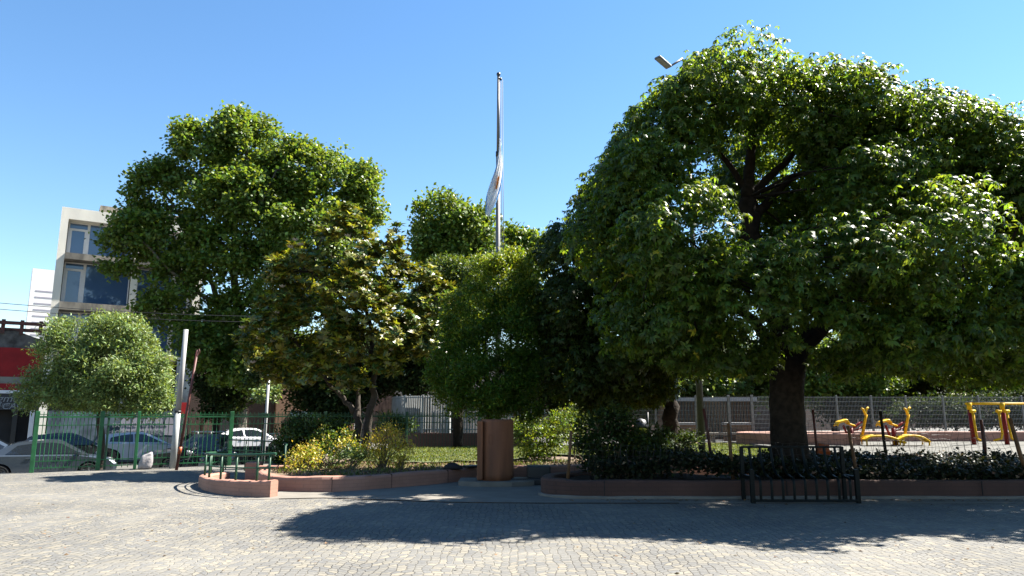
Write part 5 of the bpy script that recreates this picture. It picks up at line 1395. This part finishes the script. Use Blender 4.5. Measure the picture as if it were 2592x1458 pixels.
# magnolia in the bed
mg0 = W(925, 1120, 20.6); mg0.z = 0.27
mg = tree('magnolia', 'olive gold magnolia with white blooms in the round bed', mg0)
P4 = lambda px, py, dy=0.0: W(px, py, 20.6 + dy)
mb = MB()
limbs(mb, [([mg0, P4(930, 1080), P4(945, 1000), P4(945, 910), P4(935, 820), P4(900, 700)], 0.135, 0.045), ([mg0 + Vector((-.25, 0, 0)), P4(905, 1060), P4(890, 1035), P4(850, 990), P4(800, 930), P4(740, 860)], 0.12, 0.035), ([P4(945, 910), P4(1000, 840), P4(1050, 790)], 0.08, 0.03), ([P4(935, 820), P4(850, 740), P4(790, 690)], 0.07, 0.02), ([P4(905, 1060), P4(906, 990, .3), P4(880, 900, .5)], 0.09, 0.03)], 9)
MAG = [lobe_px(px, py, 20.6 + dy, rx, ry, rd) for px, py, dy, rx, ry, rd in ((870, 640, 0, 105, 100, 1.1), (765, 700, -.1, 100, 90, 1.1), (960, 690, 0, 85, 85, 1.1), (1030, 740, .1, 95, 85, 1.1), (1105, 780, .3, 75, 75, .9), (720, 790, -.2, 80, 70, 1), (800, 850, -.6, 130, 95, 1.1), (950, 840, -.8, 120, 100, 1.0), (1050, 860, -.2, 90, 75, 1), (680, 890, .2, 85, 70, .9), (640, 850, .5, 50, 45, .6), (850, 940, -.3, 130, 65, 1), (730, 950, .2, 85, 45, .8), (890, 760, -.9, 110, 90, .9), (1000, 610, 0, 22, 50, .3), (875, 560, 0, 55, 42, .6), (700, 700, 0, 50, 60, .6), (980, 920, -.6, 60, 45, .6))]
twigs(mb, [P4(900, 700), P4(740, 860), P4(1050, 790), P4(790, 690), P4(945, 910), P4(880, 900, .5)], [Vector(c + r * np.array([a, -.2, b])) for c, r in MAG for a, b in ((0, 0), (.5, .3), (-.5, .2))], 0.025, 0.008)
mb.build('trunk', M['greybark'], mg)
Q, wi, C = palmate(MAG, 6500, 0.19, 0.062, 8, -0.8, 0.5, None, 0.86, 0.5)
rr = rng.random(len(C)); leafr = rng.random(len(wi))
sel = np.where(rr < 0.27, 2, np.where(rr < 0.50, 1, 0))[wi]
sel = np.where(leafr < 0.15, 1, sel)
leafobj('crown', Q, [L['magnolia'], L['magrust'], L['magyellow']], sel, mg)
# blooms, each a bowl of petals on a twig end
fb = MB()
for bi, (px, py) in enumerate(((748, 610), (735, 628), (760, 622), (1030, 650), (715, 728), (660, 838), (612, 832), (655, 860), (690, 866), (640, 920), (965, 855), (990, 888), (700, 795), (880, 600))):
    pos = W(px, py, 20.6 - 1.05); k = MB()
    for i in range(7):
        an = 2 * math.pi * i / 7 + bi; d = Vector((math.cos(an), math.sin(an), 0.55)).normalized(); s = Vector((-math.sin(an), math.cos(an), 0))
        a = pos; m1 = pos + d * 0.065; tp = pos + d * 0.12 + Vector((0, 0, 0.025))
        k.add([a, m1 + s * 0.045, tp, m1 - s * 0.045], [(0, 1, 3), (1, 2, 3)], 0, True)
    k.build('bloom', M['flower'], mg, recalc=False)

# small ash tree by the fence
as0 = UV(onplane(262, 1100, 4.2)[0], 4.2, STZ + 0.08); YA = as0.y
at = tree('ash_tree', 'small round pale green tree overhanging the green fence', as0)
P5 = lambda px, py, dy=0.0: W(px, py, YA + dy)
mb = MB(); limbs(mb, [([as0, P5(255, 1080), P5(252, 1000), P5(256, 930)], 0.13, 0.09), ([P5(256, 930), P5(200, 880), P5(150, 860)], 0.06, 0.02), ([P5(256, 930), P5(320, 880), P5(370, 880)], 0.06, 0.02), ([P5(256, 930), P5(262, 860), P5(270, 810)], 0.06, 0.02)], 8)
ASH = [lobe_px(px, py, YA + dy, rx, ry, rd) for px, py, dy, rx, ry, rd in ((195, 870, 0, 95, 68, 1.1), (290, 850, 0, 85, 60, 1.1), (140, 920, 0, 70, 70, 1), (260, 930, -.5, 130, 85, 1.1), (350, 930, 0, 80, 80, 1.1), (390, 985, 0, 55, 55, .8), (180, 990, -.1, 95, 50, 1.0), (300, 1000, -.4, 110, 50, 1.0), (90, 1000, .1, 55, 38, .7), (370, 1030, -.2, 60, 26, .6), (280, 815, 0, 40, 26, .6), (230, 1030, 0, 60, 20, .6))]
mb.build('trunk', M['greybark'], at)
Q, wi, C = tufts(ASH, 3000, 17, 0.12, 0.16, 0.042, 0.5, 0.1)
leafobj('crown', Q, [L['ash']], np.zeros(len(Q), int), at)

# clipped privet behind the column
pv0 = Vector((-0.55, 17.75, 0.3 - 0.3)); pv = tree('privet_tree', 'dense bushy green privet overhanging the brown cylinder', pv0)
YV = 17.75; P6 = lambda px, py, dy=0.0: W(px, py, YV + dy)
mb = MB(); limbs(mb, [([pv0, P6(1240, 1080), P6(1232, 980), P6(1225, 860)], 0.11, 0.05), ([P6(1232, 1000), P6(1170, 900), P6(1150, 840)], 0.05, 0.02), ([P6(1232, 1000), P6(1290, 890), P6(1290, 780)], 0.05, 0.02)], 8); mb.build('trunk', M['bark'], pv)
PRV = [lobe_px(px, py, YV + dy, rx, ry, rd) for px, py, dy, rx, ry, rd in ((1275, 720, 0, 70, 85, .8), (1200, 810, 0, 85, 95, .9), (1300, 840, 0, 80, 110, .9), (1170, 930, 0, 80, 100, .9), (1260, 950, -.3, 110, 105, .9), (1320, 960, .1, 50, 80, .7), (1230, 1030, -.1, 75, 42, .7), (1150, 1010, 0, 50, 42, .6), (1310, 665, .2, 36, 36, .5), (1140, 850, .2, 40, 60, .5), (1340, 760, .2, 40, 70, .5), (1225, 680, .2, 34, 40, .4), (1108, 960, .1, 30, 50, .4), (1335, 1040, .1, 40, 30, .4))]
Q, wi, C = tufts(PRV, 3400, 19, 0.085, 0.10, 0.036, 0.55, 0.35)
tip = (rng.random(len(C)) < np.clip((C[:, 2] - 3.4) / 3.0, 0.05, 0.6)).astype(int)  # more bright leaves higher up: sunlit top put into the leaf colour
leafobj('crown', Q, [L['privet'], L['privet_lit_yellow']], tip[wi], pv)

# trees further back
def backtree(label, px0, py0, Y, lobes, leaf, n, per, ln, wd, m='bark', sig=0.3, zb=0.2, group=None, r0=0.2, name='park_tree', inner=0.4):
    b = W(px0, py0, Y); b.z = zb
    t = tree(name, label, b, group)
    lb = [lobe_px(px, py, Y + dy, rx, ry, rd) for px, py, dy, rx, ry, rd in lobes]
    mb = MB(); cen = Vector(sum(c for c, r in lb) / len(lb)); mid = Vector((b.x, b.y, b.z + (cen.z - b.z) * 0.55))
    limbs(mb, [([b, b.lerp(mid, .5), mid], r0, r0 * .7)] + [([mid, mid.lerp(Vector(c), .55) + Vector((0, 0, .2)), Vector(c)], r0 * .5, r0 * .12) for c, r in lb], 8)
    mb.build('trunk', M[m], t)
    Q, wi, C = tufts(lb, n, per, sig, ln, wd, inner, 0.25)
    leafobj('crown', Q, [L[leaf]], np.zeros(len(Q), int), t)
    return t
GB = 'background trees'
backtree('light green tree under the flag tip behind the magnolia', 1140, 1100, 40, [(1120, 550, 0, 75, 62, 2), (1180, 590, 0, 75, 70, 2), (1090, 620, 0, 48, 70, 1.8), (1150, 670, 0, 110, 70, 2), (1220, 640, 0, 60, 60, 1.8)], 'park', 1000, 20, 0.30, 0.17, group=GB)
backtree('light green tree just right of the flagpole', 1310, 1100, 42, [(1310, 625, 0, 45, 52, 1.6), (1350, 650, 0, 50, 60, 1.8), (1290, 680, 0, 60, 60, 1.8), (1330, 760, 0, 80, 80, 2)], 'park', 600, 20, 0.30, 0.17, group=GB)
backtree('bushy tree top between magnolia and privet', 1160, 1100, 27, [(1130, 700, 0, 70, 42, 1), (1200, 710, 0, 70, 45, 1), (1110, 770, 0, 70, 60, 1.2), (1180, 790, 0, 80, 60, 1.2)], 'shrub', 1000, 22, 0.18, 0.06, group=GB, sig=0.18)
backtree('dark shady tree behind the picket enclosure', 1068, 1060, 32, [(1040, 880, 0, 90, 70, 2), (1090, 950, 0, 70, 45, 1.5), (1000, 950, 0, 70, 50, 1.5), (1120, 860, 0, 80, 80, 2), (960, 930, .5, 60, 60, 1.6)], 'dark', 850, 20, 0.24, 0.12, group=GB, r0=0.3)
backtree('dark tree mass behind the street fence left of the magnolia trunk', 830, 1060, 31, [(800, 930, 0, 110, 60, 1.8), (880, 1000, 0, 70, 70, 1.5), (850, 880, 0, 110, 70, 2), (690, 935, 1, 55, 35, 1.4), (800, 1010, .5, 60, 50, 1.2), (900, 950, .5, 80, 80, 1.5)], 'dark', 1300, 20, 0.24, 0.12, group=GB)
backtree('dark tree behind the privet and the wire stakes', 1400, 1100, 30, [(1400, 950, 0, 110, 70, 2), (1350, 1000, 0, 60, 70, 1.5), (1470, 990, 0, 70, 60, 1.6), (1420, 860, 0, 110, 90, 2)], 'dark', 900, 20, 0.22, 0.12, group=GB)
backtree('leafy tree behind the slatted kiosk', 1640, 1080, 41, [(1640, 950, 0, 120, 70, 2.4), (1560, 960, 0, 90, 70, 2), (1740, 940, 0, 110, 60, 2), (1650, 1020, -1, 90, 45, 1.6), (1790, 985, 0, 110, 50, 2), (1880, 940, 1, 120, 90, 2.4), (1960, 960, 1, 90, 70, 2)], 'shrub', 1700, 20, 0.28, 0.17, group=GB)
backtree('grey green tree behind the mesh fence right of the thick trunk', 2110, 1060, 39, [(2080, 960, 0, 95, 55, 2), (2170, 970, 0, 80, 45, 2), (2030, 900, 0, 100, 80, 2), (2150, 890, 0, 120, 80, 2), (2220, 985, .5, 60, 35, 1.5), (2010, 985, .5, 70, 45, 1.8)], 'park', 1200, 20, 0.26, 0.15, group=GB)
backtree('dark tree behind the mesh fence above the exercise bikes', 2290, 1060, 42, [(2260, 960, 0, 100, 60, 2), (2340, 980, 0, 80, 50, 2), (2300, 890, 0, 140, 80, 2.4), (2210, 1020, -2, 60, 36, 1.2), (2130, 1030, -2, 70, 30, 1.2)], 'dark', 1200, 20, 0.28, 0.16, group=GB)
backtree('yellow green tree behind the air walker', 2470, 1060, 38, [(2470, 950, 0, 80, 55, 2), (2540, 940, 0, 80, 70, 2), (2450, 880, 0, 120, 80, 2), (2620, 930, 0, 90, 90, 2)], 'park', 800, 20, 0.26, 0.15, group=GB)
backtree('dark shrubby tree low behind the right end of the mesh fence', 2420, 1090, 34.5, [(2400, 1040, 0, 90, 40, 1), (2500, 1040, 0, 90, 45, 1), (2600, 1030, 0, 70, 55, 1), (2310, 1045, 0, 60, 35, 1)], 'dark', 800, 16, 0.18, 0.09, group=GB, sig=0.2, r0=0.1)
backtree('dark shady tree between the plane trunk and the tapered pole', 545, 1090, 43, [(555, 950, 0, 60, 60, 1.8), (640, 960, 1, 55, 60, 1.6), (530, 870, 0, 50, 70, 1.6), (650, 880, 1, 70, 80, 2), (560, 1020, 0, 50, 40, 1.2)], 'dark', 1000, 20, 0.26, 0.15, group=GB)
backtree('small green shrub tree beside the pale sign pole', 665, 1100, 28, [(672, 1000, 0, 28, 26, .5), (690, 985, 0, 24, 20, .4)], 'ash', 60, 14, 0.16, 0.1, group=None, sig=0.12, zb=STZ + .08, r0=0.05)
backtree('tall tree standing beyond the right edge of the court', 2800, 1100, 19, [(2760, 600, 0, 150, 180, 2.2), (2720, 800, 0, 130, 130, 2)], 'ceiba_shaded', 900, 20, 0.22, 0.1, group=GB, r0=0.3)

# shrubs
def shrub(label, lobes, Y, leaf, n, per, ln, wd, sig=0.1, zb=0.27, name='shrub', mats=None, stems=8, group=None, cat='shrub', inner=0.2):
    lb = [lobe_px(px, py, Y + dy, rx, ry, rd) for px, py, dy, rx, ry, rd in lobes]
    c = sum(q for q, r in lb) / len(lb)
    t = thing(name, label, cat, (c[0], c[1], zb), 0, group)
    Q, wi, C = tufts(lb, n, per, sig, ln, wd, inner, 0.35, None, 0.8)
    ms = mats or [leaf]
    leafobj('foliage', Q, [L[k] for k in ms], rng.integers(0, len(ms), len(C))[wi], t)
    mb = MB()
    for i in range(stems):
        e = Vector(C[rng.integers(len(C))]); b = Vector((c[0] + random.uniform(-.3, .3) * lb[0][1][0], c[1] + random.uniform(-.1, .1), zb - 0.03))
        mb.tube([b, b.lerp(e, .5) + Vector((random.uniform(-.05, .05), 0, .05)), e], [.014, .01, .005], 5, 0, True, False)
    mb.build('stems', M['twig'], t)
    return t
shrub('dark green bush at the left end of the shrub bed', [(745, 1105, 0, 55, 48, .7), (790, 1090, 0, 60, 40, .7), (730, 1150, -.3, 40, 40, .5), (850, 1105, 0, 50, 45, .6)], 19.6, 'shrub', 420, 18, 0.10, 0.05, mats=['shrub', 'dark'])
YG = 'golden shrubs in the round bed'
shrub('golden leaved shrub at the left end of the bed by the handrail', [(765, 1165, 0, 35, 38, .3), (745, 1180, -.2, 26, 26, .25), (790, 1150, .1, 26, 30, .25)], 17.2, 'yellow', 105, 11, 0.08, 0.032, 0.10, group=YG, mats=['yellow', 'yellow', 'yellow', 'privet_lit_yellow'], stems=14)
shrub('tall golden leaved shrub to the right of the magnolia trunk', [(965, 1115, 0, 36, 30, .3), (985, 1095, 0, 28, 24, .3), (945, 1130, 0, 34, 24, .3), (1005, 1125, -.2, 30, 26, .3), (960, 1160, -.2, 26, 26, .25)], 17.6, 'yellow', 150, 11, 0.08, 0.032, 0.10, group=YG, stems=34)
shrub('small golden shrub at the right end of the bed', [(1010, 1165, 0, 22, 20, .2), (1030, 1135, 0, 22, 20, .2), (1000, 1180, 0, 16, 12, .15)], 17.2, 'yellow', 55, 10, 0.07, 0.035, 0.05, group=YG, stems=12)
shrub('mixed green and yellow shrub in the middle of the bed', [(820, 1135, 0, 40, 34, .4), (860, 1125, 0, 40, 34, .4), (870, 1105, .2, 20, 20, .3), (815, 1110, .2, 30, 26, .3)], 18.2, 'shrub', 150, 12, 0.08, 0.04, 0.07, mats=['shrub', 'privet', 'yellow'], stems=16)
shrub('low grey green plant beside the magnolia base', [(870, 1160, 0, 45, 18, .4), (905, 1150, 0, 40, 20, .4)], 17.6, 'shrub', 80, 12, 0.07, 0.035, 0.06, mats=['shrub', 'ash'], stems=8)
shrub('spiky grey green plant before the picket enclosure', [(990, 1075, 0, 40, 24, .5), (1020, 1080, 0, 30, 22, .4)], 26.5, 'ash', 110, 14, 0.22, 0.04, 0.1, mats=['shrub', 'dark'])
shrub('olive yellow bush to the right of the brown cylinder', [(1340, 1105, 0, 45, 42, .6), (1385, 1110, 0, 45, 45, .6), (1420, 1080, .3, 40, 40, .6), (1360, 1150, -.2, 45, 35, .5), (1330, 1075, .3, 30, 26, .4)], 20.2, 'shrub', 430, 15, 0.09, 0.042, mats=['shrub', 'privet_lit_yellow', 'shrub', 'privet'])
shrub('tall olive bush behind the orange stake', [(1450, 1080, 0, 36, 40, .5), (1470, 1050, 0, 40, 30, .5)], 21.5, 'shrub', 200, 14, 0.10, 0.045, mats=['privet_lit_yellow', 'shrub'])
shrub('dark glossy bush inside the front planter beside the orange stake', [(1500, 1095, 0, 55, 55, .6), (1560, 1070, 0, 50, 45, .6), (1500, 1150, -.2, 60, 40, .5), (1590, 1110, 0, 40, 40, .5), (1640, 1130, 0, 50, 30, .5)], 15.4, 'dark', 330, 15, 0.10, 0.05, mats=['dark', 'ceiba_shaded'], zb=0.25)
shrub('dark leafy shrub at the foot of the leaning dark tree', [(1650, 1120, 0, 60, 40, .6), (1740, 1120, .3, 34, 26, .4), (1600, 1150, 0, 60, 30, .5)], 18.0, 'dark', 240, 14, 0.11, 0.055, mats=['dark'], zb=0.25)

# ivy covering the front planter: uncountable ground cover
n = 7200
X = rng.uniform(1.6, 17.5, n); Y = 14.2 + 2.2 * rng.random(n) ** 1.4
hmax = np.where(X > 5.6, 0.20 + 0.24 * (Y - 14.2) / 2.15, 0.40 + 0.08 * np.sin(X * 2.2))
hmax = np.where(X > 11.2, 0.12 + 0.06 * np.sin(X * 3), hmax)
Z = 0.25 + hmax * (1 - 0.45 * rng.random(n) ** 2) + 0.05 * np.sin(X * 4) * np.sin(Y * 5)
base = np.repeat(np.stack([X, Y, Z], 1), 5, axis=0) + rng.normal(scale=0.06, size=(n * 5, 3))
d = unit(rng.normal(scale=0.6, size=(n * 5, 3)) + np.array([-.1, -.5, .15])); up = unit(rng.normal(scale=.4, size=(n * 5, 3)) + np.array([0, -.5, .8]))
Q = leafquads(base, d, up, rng.uniform(.06, .11, n * 5), rng.uniform(.05, .09, n * 5), rng.uniform(0, .3, n * 5))
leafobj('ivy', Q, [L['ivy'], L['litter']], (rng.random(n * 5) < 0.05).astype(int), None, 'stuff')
# inner ivy mass so the layer is not hollow
# lawn grass
def grass(name, poly, n, h, z, mats, prob):
    xs = [p[0] for p in poly]; ys = [p[1] for p in poly]
    pts = []
    while len(pts) < n:
        x, y = random.uniform(min(xs), max(xs)), random.uniform(min(ys), max(ys))
        if inside(poly, x, y) and random.random() < prob(x, y): pts.append((x, y, z + random.uniform(-.02, .01)))
    B = np.array(pts)
    d = unit(rng.normal(scale=.45, size=(n, 3)) * np.array([1, 1, .2]) + np.array([0, 0, 1])); up = unit(rng.normal(size=(n, 3)))
    Q = leafquads(B, d, up, h * rng.uniform(.5, 1.3, n), 0.022 * rng.uniform(.6, 1.4, n), rng.uniform(0, .3, n))
    leafobj(name, Q, [L[k] for k in mats], rng.integers(0, len(mats), n), None, 'stuff')
grass('grass', lawnp, 42000, 0.07, 0.34, ['grass', 'grass', 'shrub'], lambda x, y: 1)
bedp = [(-5.6, 17), (-4.8, 15.8), (-3.7, 15.55), (-2.7, 16.3), (-1.7, 17.3), (-0.8, 18.6), (1.5, 19), (6, 19), (6, 20.4), (0, 20.4), (-2, 19.4), (-4.2, 19.8), (-6, 20)]
grass('weeds', bedp, 5200, 0.10, 0.27, ['grass', 'shrub', 'grass', 'litter'], lambda x, y: 0.25 + 0.75 * (math.sin(x * 3.1 + y) * math.sin(y * 2.7) > 0.1))
n = 3600
pp = []
while len(pp) < n:
    x, y = random.uniform(-6, 6), random.uniform(15.6, 20.5)
    if inside(bedp, x, y): pp.append((x, y, 0.275 + random.uniform(0, .05)))
B = np.array(pp); d = unit(rng.normal(size=(n, 3)) * np.array([1, 1, .35])); up = unit(rng.normal(scale=.5, size=(n, 3)) + np.array([0, 0, 1]))
leafobj('leaf_litter', leafquads(B, d, up, rng.uniform(.04, .1, n), rng.uniform(.025, .06, n), rng.uniform(0, .3, n)), [L['litter']], np.zeros(n, int), None, 'stuff')
# fallen leaves along the foot of the planter wall
n = 260
X = rng.uniform(1.0, 12, n); Y = 13.78 - np.abs(rng.normal(scale=.16, size=n)); B = np.stack([X, Y, np.full(n, .012)], 1)
d = unit(rng.normal(size=(n, 3)) * np.array([1, 1, .15])); up = unit(rng.normal(scale=.3, size=(n, 3)) + np.array([0, 0, 1]))
leafobj('fallen_leaves', leafquads(B, d, up, rng.uniform(.04, .09, n), rng.uniform(.025, .05, n), rng.uniform(0, .2, n)), [L['litter']], np.zeros(n, int), None, 'stuff')

n = 240
X = rng.uniform(-9, 9, n); Y = rng.uniform(6.8, 13.2, n); B = np.stack([X, Y, np.full(n, .006)], 1)
d = unit(rng.normal(size=(n, 3)) * np.array([1, 1, .12])); up = unit(rng.normal(scale=.25, size=(n, 3)) + np.array([0, 0, 1]))
leafobj('scattered_leaves', leafquads(B, d, up, rng.uniform(.03, .08, n), rng.uniform(.02, .045, n), rng.uniform(0, .25, n)), [L['litter']], np.zeros(n, int), None, 'stuff')
